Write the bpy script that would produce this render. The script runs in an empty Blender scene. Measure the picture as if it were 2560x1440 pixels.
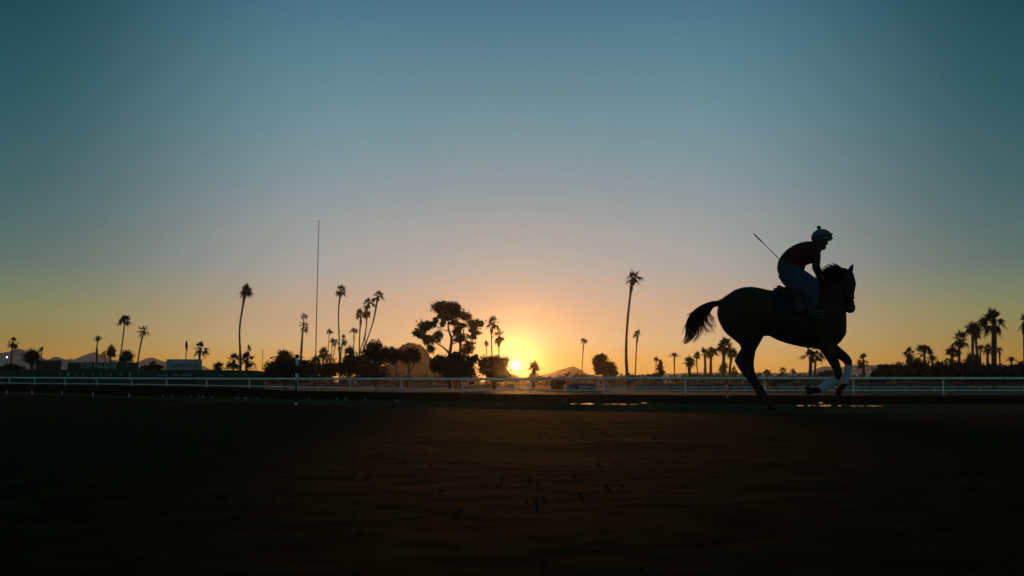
import bpy, math, random
from mathutils import Vector, Matrix, Quaternion, noise
R = math.radians
sc = bpy.context.scene
COL = sc.collection

# ------------------------------------------------------------------ camera
F = 2500.0            # focal length in photo pixels (photo 2560 wide)
HORIZON = 952.0       # row of the horizon in the photo
PITCH = math.atan((HORIZON - 720) / F)
CAMZ = 0.42
cam_data = bpy.data.cameras.new("camera")
cam = bpy.data.objects.new("camera", cam_data); COL.objects.link(cam)
cam.location = (0, 0, CAMZ)
cam.rotation_euler = (math.pi / 2 + PITCH, 0, 0)
cam_data.sensor_width = 36.0
cam_data.lens = 36.0 * F / 2560.0
cam_data.dof.use_dof = True; cam_data.dof.focus_distance = 16.0; cam_data.dof.aperture_fstop = 2.8
cam_data.clip_start = 0.05
cam_data.clip_end = 20000
sc.camera = cam

def at(px, py, Y):
    """world point at forward distance Y that the photo shows at pixel px, py"""
    u = (px - 1280.0) / F; v = (720.0 - py) / F
    fwd = math.cos(PITCH) - v * math.sin(PITCH)
    up = math.sin(PITCH) + v * math.cos(PITCH)
    return Vector((u * Y / fwd, Y, CAMZ + up * Y / fwd))

def lin(r, g, b):
    f = lambda c: (c / 255.0) / 12.92 if c <= 10 else (((c / 255.0) + 0.055) / 1.055) ** 2.4
    return (f(r), f(g), f(b), 1.0)

# ------------------------------------------------------------------ world
SUN_DIR = (at(1289, 913, 1000) - Vector((0, 0, CAMZ))).normalized()
SUN_EL = math.asin(SUN_DIR.z); SUN_AZ = math.atan2(SUN_DIR.x, SUN_DIR.y)
world = bpy.data.worlds.new("World"); sc.world = world
world.use_nodes = True
nt = world.node_tree; nt.nodes.clear()
def N(t, **kw):
    n = nt.nodes.new(t)
    for k, v in kw.items(): setattr(n, k, v)
    return n
def M(op, a, b=None, c=None, clamp=False):
    n = N("ShaderNodeMath", operation=op); n.use_clamp = clamp
    for i, v in enumerate((a, b, c)):
        if v is None: continue
        if isinstance(v, (int, float)): n.inputs[i].default_value = v
        else: nt.links.new(v, n.inputs[i])
    return n.outputs[0]
def VM(op, a, b):
    n = N("ShaderNodeVectorMath", operation=op)
    for i, v in enumerate((a, b)):
        if isinstance(v, (tuple, list, Vector)): n.inputs[i].default_value = tuple(v)[:3]
        else: nt.links.new(v, n.inputs[i])
    return n
def ramp(fac, stops):
    n = N("ShaderNodeValToRGB"); cr = n.color_ramp; cr.interpolation = 'LINEAR'
    while len(cr.elements) > 1: cr.elements.remove(cr.elements[-1])
    cr.elements[0].position = stops[0][0]; cr.elements[0].color = stops[0][1]
    for p, c in stops[1:]:
        e = cr.elements.new(p); e.color = c
    nt.links.new(fac, n.inputs[0]); return n.outputs[0]
def smooth(x, a, b):
    n = N("ShaderNodeMapRange", interpolation_type='SMOOTHSTEP')
    nt.links.new(x, n.inputs[0]); n.inputs[1].default_value = a; n.inputs[2].default_value = b
    return n.outputs[0]
def mixc(f, a, b):
    n = N("ShaderNodeMix", data_type='RGBA')
    nt.links.new(f, n.inputs[0]); nt.links.new(a, n.inputs[6]); nt.links.new(b, n.inputs[7]); return n.outputs[2]
tc = N("ShaderNodeTexCoord"); dirv = tc.outputs["Generated"]
sep = N("ShaderNodeSeparateXYZ"); nt.links.new(dirv, sep.inputs[0])
z = M('MAXIMUM', sep.outputs[2], 0.0)
az = M('ARCTAN2', M('ABSOLUTE', M('SUBTRACT', sep.outputs[0], M('MULTIPLY', sep.outputs[1], SUN_DIR.x))), sep.outputs[1])
rc = ramp(z, [(0.0, lin(198.5, 141.5, 60.4)), (0.018, lin(196.0, 152.3, 76.3)), (0.040, lin(181.7, 163.1, 126.1)), (0.062, lin(169.6, 153.6, 131.2)), (0.085, lin(162.7, 156.5, 145.7)), (0.112, lin(148.1, 158.2, 158.7)), (0.150, lin(139.4, 154.4, 158.1)), (0.190, lin(122.5, 148.9, 158.6)), (0.255, lin(98.7, 141.0, 154.0)), (0.358, lin(65.7, 114.1, 135.7)), (0.43, lin(51.7, 99.3, 119.2)), (1.0, lin(31.1, 65.9, 81.6))])
re_ = ramp(z, [(0.0, lin(165.6, 117.8, 56.2)), (0.020, lin(161.4, 123.2, 56.2)), (0.040, lin(139.6, 125.0, 68.9)), (0.062, lin(121.5, 130.4, 89.2)), (0.085, lin(101.5, 123.0, 100.8)), (0.112, lin(80.9, 110.5, 106.5)), (0.150, lin(63.6, 102.3, 105.8)), (0.190, lin(49.9, 94.9, 102.5)), (0.255, lin(31.7, 84.5, 95.3)), (0.358, lin(6.0, 63.7, 79.0)), (0.43, lin(8, 54, 70)), (1.0, lin(10, 36, 46))])
rb = ramp(z, [(0.0, lin(98, 104, 98)), (0.1, lin(84, 116, 118)), (0.3, lin(58, 98, 108)), (1.0, lin(30, 58, 68))])
side = mixc(smooth(az, R(9), R(28)), rc, re_)
full = mixc(smooth(az, R(32), R(95)), side, rb)
dotn = VM('DOT_PRODUCT', dirv, SUN_DIR); ang = M('ARCCOSINE', M('MINIMUM', dotn.outputs['Value'], 1.0))
def glow(col, amp, sig, pw=1.0):
    g = M('MULTIPLY', M('EXPONENT', M('MULTIPLY', M('POWER', M('DIVIDE', ang, R(sig)), pw), -1.0)), amp)
    v = VM('SCALE', col, col); v.inputs[0].default_value = col
    nt.links.new(g, v.inputs[3]); return v.outputs[0]
def add(a, b):
    n = N("ShaderNodeVectorMath", operation='ADD'); nt.links.new(a, n.inputs[0]); nt.links.new(b, n.inputs[1]); return n.outputs[0]
sky = N("ShaderNodeTexSky"); sky.sky_type = 'NISHITA'; sky.sun_disc = False
sky.sun_elevation = SUN_EL; sky.sun_rotation = SUN_AZ
sky.air_density = 1.0; sky.dust_density = 1.5
skys = VM('SCALE', (0, 0, 0), (0, 0, 0)); nt.links.new(sky.outputs[0], skys.inputs[0]); skys.inputs[3].default_value = 0.04
tot = full
tot = add(tot, glow((1.0, 0.80, 0.42), 0.15, 0.8, 1.3))
tot = add(tot, glow((1.0, 0.88, 0.88), 3.5, 0.20, 2.5))
# graded sky 10 : 1 physical sky
sc1 = VM('SCALE', (0, 0, 0), (0, 0, 0)); nt.links.new(tot, sc1.inputs[0]); sc1.inputs[3].default_value = 10.0
tot = add(sc1.outputs[0], skys.outputs[0])
bg = N("ShaderNodeBackground"); nt.links.new(tot, bg.inputs[0]); bg.inputs[1].default_value = 0.1
wo = N("ShaderNodeOutputWorld"); nt.links.new(bg.outputs[0], wo.inputs[0])
world.cycles.sampling_method = 'MANUAL'; world.cycles.sample_map_resolution = 1024

sun_d = bpy.data.lights.new("sun", 'SUN'); sun = bpy.data.objects.new("sun", sun_d); COL.objects.link(sun)
sun_d.energy = 1.5; sun_d.angle = R(0.5); sun_d.color = (1.0, 0.39, 0.085)
sun.rotation_euler = (-SUN_DIR).to_track_quat('-Z', 'Y').to_euler()
sun.location = (0, 0, 60)

sc.view_settings.view_transform = 'Standard'; sc.view_settings.look = 'None'
sc.view_settings.exposure = 0.0; sc.view_settings.gamma = 1.0; sc.view_settings.use_curve_mapping = False
sc.cycles.max_bounces = 5; sc.cycles.volume_bounces = 0; sc.cycles.transparent_max_bounces = 8

# ------------------------------------------------------------------ helpers
def mat(name, col, rough=0.85, metal=0.0, var=0.25, scale=6.0, bump=0.0, spec=0.3, transl=0.0, emit=None, emit_s=0.0, coord="Object"):
    m = bpy.data.materials.new(name); m.use_nodes = True
    t = m.node_tree; b = t.nodes["Principled BSDF"]
    b.inputs["Roughness"].default_value = rough; b.inputs["Metallic"].default_value = metal
    b.inputs["Specular IOR Level"].default_value = spec
    tcn = t.nodes.new("ShaderNodeTexCoord"); no = t.nodes.new("ShaderNodeTexNoise")
    no.inputs["Scale"].default_value = scale; no.inputs["Detail"].default_value = 6
    t.links.new(tcn.outputs[coord], no.inputs["Vector"])
    cr = t.nodes.new("ShaderNodeValToRGB")
    cr.color_ramp.elements[0].position = 0.3; cr.color_ramp.elements[1].position = 0.7
    cr.color_ramp.elements[0].color = tuple(c * (1 - var) for c in col) + (1,)
    cr.color_ramp.elements[1].color = tuple(min(1, c * (1 + var)) for c in col) + (1,)
    t.links.new(no.outputs[0], cr.inputs[0]); t.links.new(cr.outputs[0], b.inputs["Base Color"])
    if bump:
        bp = t.nodes.new("ShaderNodeBump"); bp.inputs["Strength"].default_value = 1.0; bp.inputs["Distance"].default_value = bump
        t.links.new(no.outputs[0], bp.inputs["Height"]); t.links.new(bp.outputs[0], b.inputs["Normal"])
    if transl:
        tr = t.nodes.new("ShaderNodeBsdfTranslucent"); t.links.new(cr.outputs[0], tr.inputs[0])
        mx = t.nodes.new("ShaderNodeMixShader"); mx.inputs[0].default_value = transl
        out = t.nodes["Material Output"]
        t.links.new(b.outputs[0], mx.inputs[1]); t.links.new(tr.outputs[0], mx.inputs[2]); t.links.new(mx.outputs[0], out.inputs[0])
    if emit:
        b.inputs["Emission Color"].default_value = emit + (1,); b.inputs["Emission Strength"].default_value = emit_s
    return m

MT = {
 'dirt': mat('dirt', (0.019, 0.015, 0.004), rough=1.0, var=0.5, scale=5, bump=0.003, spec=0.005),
 'bank': mat('bank soil', (0.035, 0.022, 0.010), rough=1.0, var=0.4, scale=4, bump=0.02, spec=0.0),
 'verge': mat('verge', (0.06, 0.062, 0.035), rough=1.0, var=0.5, scale=5, bump=0.02, spec=0.0),
 'infield': mat('infield sand', (0.062, 0.07, 0.055), rough=0.9, var=0.35, scale=0.6, bump=0.01, spec=0.006),
 'grass': mat('grass', (0.05, 0.07, 0.02), rough=0.8, var=0.4, scale=3, transl=0.3),
 'water': mat('water', (0.02, 0.02, 0.02), rough=0.06, var=0.0, scale=3, spec=0.5),
 'rail': mat('white rail', (0.80, 0.84, 0.82), rough=0.5, var=0.08, scale=2),
 'palmleaf': mat('palm leaf', (0.03, 0.035, 0.015), rough=0.7, var=0.3, scale=1.5, transl=0.15),
 'palmtrunk': mat('palm trunk', (0.10, 0.07, 0.05), rough=0.95, var=0.35, scale=4, bump=0.05),
 'leaf': mat('leaf', (0.045, 0.05, 0.018), rough=0.8, var=0.4, scale=0.8, transl=0.2),
 'bark': mat('bark', (0.07, 0.05, 0.035), rough=0.95, var=0.3, scale=3, bump=0.05),
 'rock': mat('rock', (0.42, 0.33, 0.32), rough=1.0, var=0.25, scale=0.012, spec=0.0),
 'rockred': mat('red rock', (0.10, 0.05, 0.035), rough=1.0, var=0.25, scale=0.02, spec=0.0),
 'greenboard': mat('green board', (0.02, 0.06, 0.03), rough=0.7, var=0.2, scale=0.7),
 'brownboard': mat('brown board', (0.10, 0.05, 0.03), rough=0.8, var=0.2, scale=0.7),
 'whiteboard': mat('white board', (0.30, 0.34, 0.36), rough=0.7, var=0.15, scale=0.5),
 'letter': mat('white lettering', (0.42, 0.5, 0.5), rough=0.6, var=0.05),
 'greyletter': mat('grey lettering', (0.16, 0.18, 0.2), rough=0.6, var=0.05),
 'steel': mat('steel', (0.5, 0.4, 0.3), rough=0.25, metal=1.0, var=0.1),  # warm tint for the orange sun glint on the board's end balls
 'darkmetal': mat('dark metal', (0.05, 0.05, 0.05), rough=0.5, var=0.2),
 'lamp': mat('lit lamp', (0.8, 0.8, 0.8), emit=(0.75, 0.85, 1.0), emit_s=14.0),
 'barn': mat('pale barn wall', (0.16, 0.17, 0.17), rough=0.8, var=0.15, scale=0.3),
 'white': mat('white paint', (0.7, 0.74, 0.74), rough=0.5, var=0.06),
 'black': mat('black paint', (0.02, 0.02, 0.02), rough=0.5, var=0.1),
 'orange': mat('orange plastic', (0.85, 0.42, 0.20), rough=0.6, var=0.1, transl=0.6),
 'horse': mat('dark bay coat', (0.034, 0.020, 0.010), rough=0.6, var=0.25, scale=5, spec=0.15),
 'hair': mat('black hair', (0.012, 0.010, 0.008), rough=0.6, var=0.3, scale=20, spec=0.2),
 'wrap': mat('white bandage', (0.44, 0.50, 0.60), rough=0.9, var=0.1, scale=60, bump=0.002),
 'skin': mat('skin', (0.10, 0.055, 0.04), rough=0.6, var=0.1, scale=20),
 'shirt': mat('dark red shirt', (0.055, 0.014, 0.012), rough=0.9, var=0.3, scale=12, bump=0.004),
 'jeans': mat('blue jeans', (0.020, 0.048, 0.068), rough=0.9, var=0.3, scale=14, bump=0.004),
 'boot': mat('black leather boots', (0.015, 0.014, 0.013), rough=0.4, var=0.2),
 'helmet': mat('blue grey helmet cover', (0.055, 0.11, 0.13), rough=0.8, var=0.35, scale=9, bump=0.004),
 'helmetdark': mat('dark goggle band', (0.02, 0.025, 0.03), rough=0.3, var=0.1),
 'leather': mat('leather', (0.022, 0.014, 0.010), rough=0.45, var=0.2),
 'pad': mat('dark saddle pad', (0.008, 0.014, 0.016), rough=0.9, var=0.2),
 'metal': mat('stirrup metal', (0.10, 0.16, 0.15), rough=0.4, metal=0.6, var=0.05),
}

class MB:
    def __init__(s): s.v = []; s.f = []
    def face(s, pts):
        b = len(s.v); s.v.extend(Vector(p) for p in pts); s.f.append(tuple(range(b, b + len(pts))))
    def box(s, lo, hi):
        b = len(s.v)
        for x in (lo[0], hi[0]):
            for y in (lo[1], hi[1]):
                for zz in (lo[2], hi[2]): s.v.append(Vector((x, y, zz)))
        for q in ((0,1,3,2),(4,6,7,5),(0,4,5,1),(2,3,7,6),(0,2,6,4),(1,5,7,3)): s.f.append(tuple(b + i for i in q))
    def tube(s, pts, rad, n=8, cap=True):
        pts = [Vector(p) for p in pts]
        if isinstance(rad, (int, float)): rad = [rad] * len(pts)
        b = len(s.v); up = None
        for i, p in enumerate(pts):
            d = (pts[min(i + 1, len(pts) - 1)] - pts[max(i - 1, 0)]).normalized()
            if up is None:
                up = Vector((0, 0, 1)) if abs(d.z) < 0.9 else Vector((1, 0, 0))
            a = d.cross(up).normalized(); up = a.cross(d).normalized()
            for k in range(n):
                t = 2 * math.pi * k / n
                s.v.append(p + (a * math.cos(t) + up * math.sin(t)) * rad[i])
        for i in range(len(pts) - 1):
            for k in range(n):
                s.f.append((b + i * n + k, b + i * n + (k + 1) % n, b + (i + 1) * n + (k + 1) % n, b + (i + 1) * n + k))
        if cap:
            s.f.append(tuple(b + k for k in reversed(range(n)))); s.f.append(tuple(b + (len(pts) - 1) * n + k for k in range(n)))
    def rings(s, rings, cap=True):
        n = len(rings[0]); b = len(s.v)
        for r in rings: s.v.extend(Vector(p) for p in r)
        for i in range(len(rings) - 1):
            for k in range(n):
                s.f.append((b + i * n + k, b + i * n + (k + 1) % n, b + (i + 1) * n + (k + 1) % n, b + (i + 1) * n + k))
        if cap:
            s.f.append(tuple(b + k for k in reversed(range(n)))); s.f.append(tuple(b + (len(rings) - 1) * n + k for k in range(n)))
    def ball(s, c, r, nu=12, nv=8, sx=1, sy=1, sz=1):
        c = Vector(c); rs = []
        for i in range(nv + 1):
            t = math.pi * (0.02 + 0.96 * i / nv)
            rs.append([c + Vector((math.sin(t) * math.cos(2 * math.pi * k / nu) * r * sx, math.sin(t) * math.sin(2 * math.pi * k / nu) * r * sy, math.cos(t) * r * sz)) for k in range(nu)])
        s.rings(rs)
    def grid(s, rows):
        b = len(s.v); m = len(rows[0])
        for r in rows: s.v.extend(Vector(p) for p in r)
        for i in range(len(rows) - 1):
            for k in range(m - 1):
                s.f.append((b + i * m + k, b + i * m + k + 1, b + (i + 1) * m + k + 1, b + (i + 1) * m + k))
    def mesh(s, name, m, smooth=True, origin=None):
        me = bpy.data.meshes.new(name)
        o = Vector(origin) if origin is not None else Vector((0, 0, 0))
        me.from_pydata([tuple(p - o) for p in s.v], [], s.f); me.materials.append(m)
        if smooth: me.polygons.foreach_set("use_smooth", [True] * len(me.polygons))
        me.update(); return me
    def build(s, name, m, parent=None, smooth=True, loc=None):
        """verts are world positions; parent is an unrotated empty; loc = own origin for top-level"""
        if parent is not None:
            org = world_loc(parent); o = bpy.data.objects.new(name, s.mesh(name, m, smooth, org)); o.parent = parent
        else:
            org = Vector(loc) if loc is not None else Vector((0, 0, 0))
            o = bpy.data.objects.new(name, s.mesh(name, m, smooth, org)); o.location = org
        COL.objects.link(o); return o

def world_loc(o):
    p = Vector(o.location)
    while o.parent is not None:
        o = o.parent; p += Vector(o.location)
    return p
def tag(o, label=None, cat=None, group=None, kind=None):
    if label: o["label"] = label
    if cat: o["category"] = cat
    if group: o["group"] = group
    if kind: o["kind"] = kind
    return o
def thing(name, loc, label, cat, group=None):
    o = bpy.data.objects.new(name, None); COL.objects.link(o); o.location = loc
    o.empty_display_size = 0.3
    return tag(o, label, cat, group)
def remesh(name, mb, m, voxel, parent, smooth_it=3, fac=0.5):
    me = mb.mesh(name + "_source", m, True, world_loc(parent) if parent else None)
    tmp = bpy.data.objects.new(name + "_tmp", me); COL.objects.link(tmp)
    md = tmp.modifiers.new("r", 'REMESH'); md.mode = 'VOXEL'; md.voxel_size = voxel; md.use_smooth_shade = True
    if smooth_it:
        s2 = tmp.modifiers.new("s", 'SMOOTH'); s2.iterations = smooth_it; s2.factor = fac
    dg = bpy.context.evaluated_depsgraph_get(); dg.update()
    me2 = bpy.data.meshes.new_from_object(tmp.evaluated_get(dg)); me2.name = name
    bpy.data.objects.remove(tmp); bpy.data.meshes.remove(me)
    me2.materials.clear(); me2.materials.append(m)
    o = bpy.data.objects.new(name, me2); COL.objects.link(o); o.parent = parent
    return o
def interp(tab, x):
    if x <= tab[0][0]: return tab[0][1]
    for (a, va), (b, vb) in zip(tab, tab[1:]):
        if x <= b: return va + (vb - va) * (x - a) / (b - a)
    return tab[-1][1]

# ------------------------------------------------------------------ the ground
RAILZ = [(-600, 78), (-200, 66), (0, 60), (80, 57.3), (155, 55), (235, 53), (322, 51), (410, 49.3), (510, 47.8), (617, 46), (740, 44.3), (868, 42.5), (997, 41), (1150, 39.3),
         (1300, 38), (1505, 36.6), (1712, 35.6), (1912, 35), (2135, 34.4), (2360, 34), (2590, 34), (3400, 34.5), (4600, 37)]
EDGE_Y = [(0, 961), (80, 961.5), (322, 965.5), (510, 968), (617, 971), (740, 976), (868, 979), (1150, 984), (1500, 987), (1900, 988), (2560, 989)]
FOOT_Y = [(0, 980), (80, 982), (322, 989), (510, 992), (740, 997), (868, 1000), (1150, 1004), (1400, 1008), (1900, 1012), (2560, 1013)]
OUT_Y = [(0, 984), (80, 986), (322, 998), (617, 1005), (740, 1012), (900, 1016), (1150, 1021), (1500, 1027), (2000, 1034), (2560, 1037)]
INF = -0.90           # level of the infield
def xworld(px, Y): return (px - 1280.0) / F * Y * (1.0 / math.cos(PITCH)) * 0.9957
cols = list(range(-1600, 4201, 30))
def edge_pt(px):
    Y = interp(RAILZ, px) - 0.5; return at(px, interp(EDGE_Y, px), Y)
def foot_pt(px):
    y = interp(FOOT_Y, px); return at(px, y, CAMZ * F / (y - HORIZON))
def out_pt(px):
    y = interp(OUT_Y, px); return at(px, y, CAMZ * F / (y - HORIZON))
def wob(p, s, a): return noise.noise(Vector((p.x * s, p.y * s, 0))) * a

# infield sheet, from the terrace edge out to the horizon
mb = MB(); rows = []
E = [edge_pt(px) for px in cols]
for k, Y in enumerate([None, 3, 8, 16, 30, 50, 80, 120, 200, 350, 700, 1500, 3500, 8000]):
    row = []
    for px, e in zip(cols, E):
        if Y is None: row.append(e); continue
        d = Vector((e.x, e.y, 0)); YY = e.y + Y
        zt = e.z + (INF - e.z) * min(1.0, Y / 95.0)
        x = e.x * (1 + Y / max(e.y, 1)) if Y > 50 else e.x * (1 + Y / e.y)
        p = Vector((x, YY, zt)); p.z += wob(p, 0.15, 0.03) if Y < 200 else 0
        row.append(p)
    rows.append(row)
mb.grid(rows); o = mb.build('infield_ground', MT['infield']); tag(o, kind='structure')
# dark bank between the verge and the terrace edge
mb = MB(); rows = []
for t in (0, .2, .4, .6, .8, 1.0):
    rows.append([foot_pt(px).lerp(edge_pt(px), t) + Vector((0, 0, (wob(foot_pt(px).lerp(edge_pt(px), t), 0.9, 0.02) - 0.03) * (0 < t < 1))) for px in cols])
mb.grid(rows); o = mb.build('bank_ground', MT['bank']); tag(o, kind='structure')
# verge
mb = MB(); rows = []
for t in (0, .15, .3, .5, .7, .85, 1.0):
    rows.append([out_pt(px).lerp(foot_pt(px), t) + Vector((0, 0, wob(out_pt(px).lerp(foot_pt(px), t), 2.0, 0.01) * (0 < t < 1))) for px in cols])
mb.grid(rows); o = mb.build('verge_ground', MT['verge']); tag(o, kind='structure')
# dirt track the horse runs on; the camera stands over it
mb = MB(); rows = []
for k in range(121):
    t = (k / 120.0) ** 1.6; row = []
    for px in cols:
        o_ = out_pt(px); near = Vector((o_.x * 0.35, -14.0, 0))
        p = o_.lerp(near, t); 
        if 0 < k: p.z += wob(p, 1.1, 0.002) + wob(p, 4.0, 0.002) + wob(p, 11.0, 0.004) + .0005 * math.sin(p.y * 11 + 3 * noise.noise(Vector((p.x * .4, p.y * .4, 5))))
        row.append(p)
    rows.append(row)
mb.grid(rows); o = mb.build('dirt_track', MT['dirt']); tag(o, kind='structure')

# grass on the verge, nobody could count it
random.seed(4); mb = MB()
for i in range(15000):
    px = random.uniform(-150, 2750); t = random.random() ** 1.4
    p = foot_pt(px).lerp(out_pt(px), t * 0.95)
    h = random.uniform(0.012, 0.035) * (1.6 if random.random() < 0.05 else 1); a = random.uniform(0, 6.28); w = 0.006
    d = Vector((math.cos(a), math.sin(a), 0)); l = Vector((random.uniform(-1, 1), random.uniform(-1, 1), 0)) * h * 0.6
    mb.face([p - d * w, p + d * w, p + l + Vector((0, 0, h))])
o = mb.build('verge_grass', MT['grass'], smooth=False); tag(o, 'short dark green grass growing along the edge of the dirt track', 'grass', kind='stuff')
# loose clods of soil on the track
mb = MB()
for i in range(1500):
    Y = random.uniform(1.2, 13.0); x = random.uniform(-0.75, 0.75) * (Y + 1.5); r = random.uniform(0.004, 0.016)
    c = Vector((x, Y, r * 0.2)); q = [c + Vector((random.uniform(.6, 1.2) * r * math.cos(k * 1.256), random.uniform(.6, 1.2) * r * math.sin(k * 1.256), -r * .3)) for k in range(5)]
    top = c + Vector((random.uniform(-.5, .5) * r, random.uniform(-.5, .5) * r, r * random.uniform(.3, .6)))
    for k in range(5): mb.face([q[k], q[(k + 1) % 5], top])
o = mb.build('soil_clods', MT['dirt'], smooth=False); tag(o, 'loose dark clods of soil on the dirt track', 'soil', kind='stuff')

# puddles that mirror the sky
def puddle(x0, x1, y0, y1):
    mb = MB(); n = 60; up = []; lo = []
    for k in range(n + 1):
        t = k / n; px = x0 + (x1 - x0) * t
        e = (math.sin(math.pi * min(max(t, 0.0), 1.0)) ** 0.35)
        yc = (y0 + y1) / 2; hh = (y1 - y0) / 2 * e * (.72 + 0.75 * noise.noise(Vector((px * .17, y0, 0))) + .35 * noise.noise(Vector((px * .6, y0, 2)))); hh = max(.08, hh)
        zz = 0.007
        for yy, L in ((yc - hh, up), (yc + hh + 0.05, lo)):
            Y = (CAMZ - zz) * F / (yy - HORIZON); p = at(px, yy, Y); p.z = zz + 0.012; L.append(p)
    mb.grid([lo, up]); return mb
PUD = [(1425, 1442, 1009, 1012.0), (1452, 1486, 1008.2, 1013.0), (1503, 1548, 1010.0, 1012.6), (1549, 1570, 1010.3, 1013.2), (1576, 1596, 1010.8, 1013.2), (1602, 1618, 1007.2, 1009.6),
       (1992, 2010, 1013.2, 1017), (2019, 2040, 1012.6, 1017.4), (2045, 2078, 1012.0, 1018.0), (2046, 2058, 1006.6, 1009.6), (2095, 2104, 1013.6, 1017.0),
       (2126, 2140, 1014.6, 1017.6), (2144, 2160, 1015.0, 1017.8), (2166, 2208, 1014.8, 1017.4)]
for a in PUD:
    o = puddle(*a).build('water_puddle', MT['water'], smooth=False); tag(o, kind='structure')

# ------------------------------------------------------------------ mountains and hills
def ridge(name, outline, Y, m, depth=500, base_y=958, rough=1.0, seed=0):
    mb = MB(); rows = []
    xs = []; x = outline[0][0]
    while x < outline[-1][0]: xs.append(x); x += max(1.5, (outline[-1][0] - outline[0][0]) / 260)
    xs.append(outline[-1][0])
    top = []
    for px in xs:
        y = interp(outline, px) + noise.noise(Vector((px * .11, seed, 0))) * rough + noise.noise(Vector((px * .35, seed, 3))) * rough * .5
        top.append(at(px, y, Y))
    for t in (1.0, .75, .5, .25, .1, 0, -.3, -1.0):
        row = []
        for p in top:
            zb = INF - 1.5; YY = Y - depth * t if t > 0 else Y - depth * 0.8 * t
            h = (p.z - zb) * (1 - abs(t)) ** 1.2
            n_ = noise.noise(Vector((p.x * .012, YY * .004, seed))) * (p.z - zb) * .25 * (0 if t in (0, 1.0, -1.0) else 1)
            s = YY / Y if t > 0 else 1.0
            row.append(Vector((p.x * s, YY, zb + max(0, h + n_ * (1 - abs(t))))))
        rows.append(row)
    mb.grid(rows); o = mb.build(name, m); tag(o, kind='structure'); return o
ridge('mountains', [(-420, 900), (-200, 888), (0, 882), (19, 880), (34, 874), (54, 872.5), (66, 877), (75, 880), (90, 889), (105, 899.7), (120, 899), (135, 892), (150, 893), (159, 898), (187, 898),
      (206, 890), (225, 883), (236, 880), (249, 885), (262, 891), (281, 899), (300, 903), (343, 906), (356, 900), (367, 895), (381, 893), (392, 897), (403, 903), (440, 904), (470, 908), (500, 912), (515, 922), (560, 928), (700, 940), (800, 953)], 1350, MT['rock'], 320, seed=1, rough=1.7)
ridge('mountain_peak', [(900, 953), (940, 941), (965, 918), (980, 895), (997, 871), (1006, 862), (1019, 857), (1036, 858), (1051, 862), (1066, 875), (1077, 894), (1088, 917), (1109, 935), (1140, 945), (1180, 953)], 640, MT['rockred'], 130, seed=2, rough=3.4)
ridge('hill', [(1240, 953), (1290, 946), (1340, 939), (1380, 932), (1395, 926), (1408, 922), (1421, 918), (1434, 916), (1444, 919.5), (1454, 926), (1467, 935), (1500, 941), (1560, 953)], 1250, MT['rockred'], 220, seed=3, rough=1.4)
ridge('hills', [(1480, 953), (1560, 941), (1620, 937), (1660, 934.5), (1700, 933), (1740, 931), (1790, 932), (1850, 932), (1900, 931), (1960, 934), (2020, 932), (2039, 924), (2053, 917), (2067, 915.5), (2085, 919), (2105, 918), (2133, 912), (2146, 915.5), (2163, 910), (2180, 914), (2206, 910),
      (2232, 911.6), (2253, 911), (2292, 915.5), (2340, 922), (2480, 918), (2502, 908), (2516, 915), (2560, 920), (2800, 900), (3100, 905)], 1400, MT['rock'], 280, seed=5, rough=1.7)

# ------------------------------------------------------------------ foliage
def leaf_clump(mb, c, rx, ry, rz, n, size, rnd):
    """leaves gathered in tufts: lumpy outline, holes between the tufts, filled core"""
    c = Vector(c); tufts = []
    nt_ = max(5, int(n / 26))
    for i in range(nt_):
        while True:
            d = Vector((rnd.uniform(-1, 1), rnd.uniform(-1, 1), rnd.uniform(-1, 1)))
            if d.length < 1: break
        q = rnd.uniform(.24, .42)
        tufts.append((c + Vector((d.x * rx, d.y * ry, d.z * rz)) * .92, q))
    for i in range(n):
        t, q = tufts[i % nt_]
        d = Vector((rnd.gauss(0, .5), rnd.gauss(0, .5), rnd.gauss(0, .42)))
        p = t + Vector((d.x * rx, d.y * ry, d.z * rz)) * q * (1.5 if i % 9 else 2.3)
        s = size * rnd.uniform(.45, 1.15)
        a = Vector((rnd.gauss(0, 1), rnd.gauss(0, 1), rnd.gauss(0, 1))).normalized()
        b = a.cross(Vector((rnd.gauss(0, 1), rnd.gauss(0, 1), rnd.gauss(0, 1)))).normalized()
        mb.face([p - a * s, p - b * s * .45, p + a * s, p + b * s * .5])

def tree(name, Y, clumps, trunks, label, cat, group=None, leaf=0.34, dens=1.0, seed=0, m='leaf', crown_name='crown'):
    """clumps: (px,py,rx,ry) in photo pixels; trunks: lists of (px,py,half width px)"""
    rnd = random.Random(seed + 17); s = Y / F
    cx = sum(c[0] for c in clumps) / len(clumps)
    if trunks: cx = trunks[0][0][0]
    base = at(cx, HORIZON, Y); base.z = ground_z(base)
    root = thing(name, base, label, cat, group)
    if trunks:
        mb = MB()
        for t in trunks:
            pts = [at(q[0], q[1], Y + rnd.uniform(-.3, .3) * (k > 0)) for k, q in enumerate(t)]; rad = [max(.03, q[2] * s) for q in t]
            if t is trunks[0]:
                pts = [Vector((pts[0].x, pts[0].y, base.z - .1))] + pts; rad = [rad[0] * 1.25] + rad
            mb.tube(pts, rad, 8)
        mb.build('trunk', MT['bark'], root)
    mb = MB()
    for (x, y, rx, ry) in clumps:
        Yc = Y + rnd.uniform(-.6, .6) * rx * s
        c = at(x, y, Yc); a, b_ = rx * s, ry * s
        n = int(dens * min(5200, 110 + 40.0 * (a * b_) / (leaf * leaf)))
        leaf_clump(mb, c, a, (a + b_) * .5, b_, n, leaf, rnd)
    mb.build(crown_name, MT[m], root, smooth=False); return root
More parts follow.
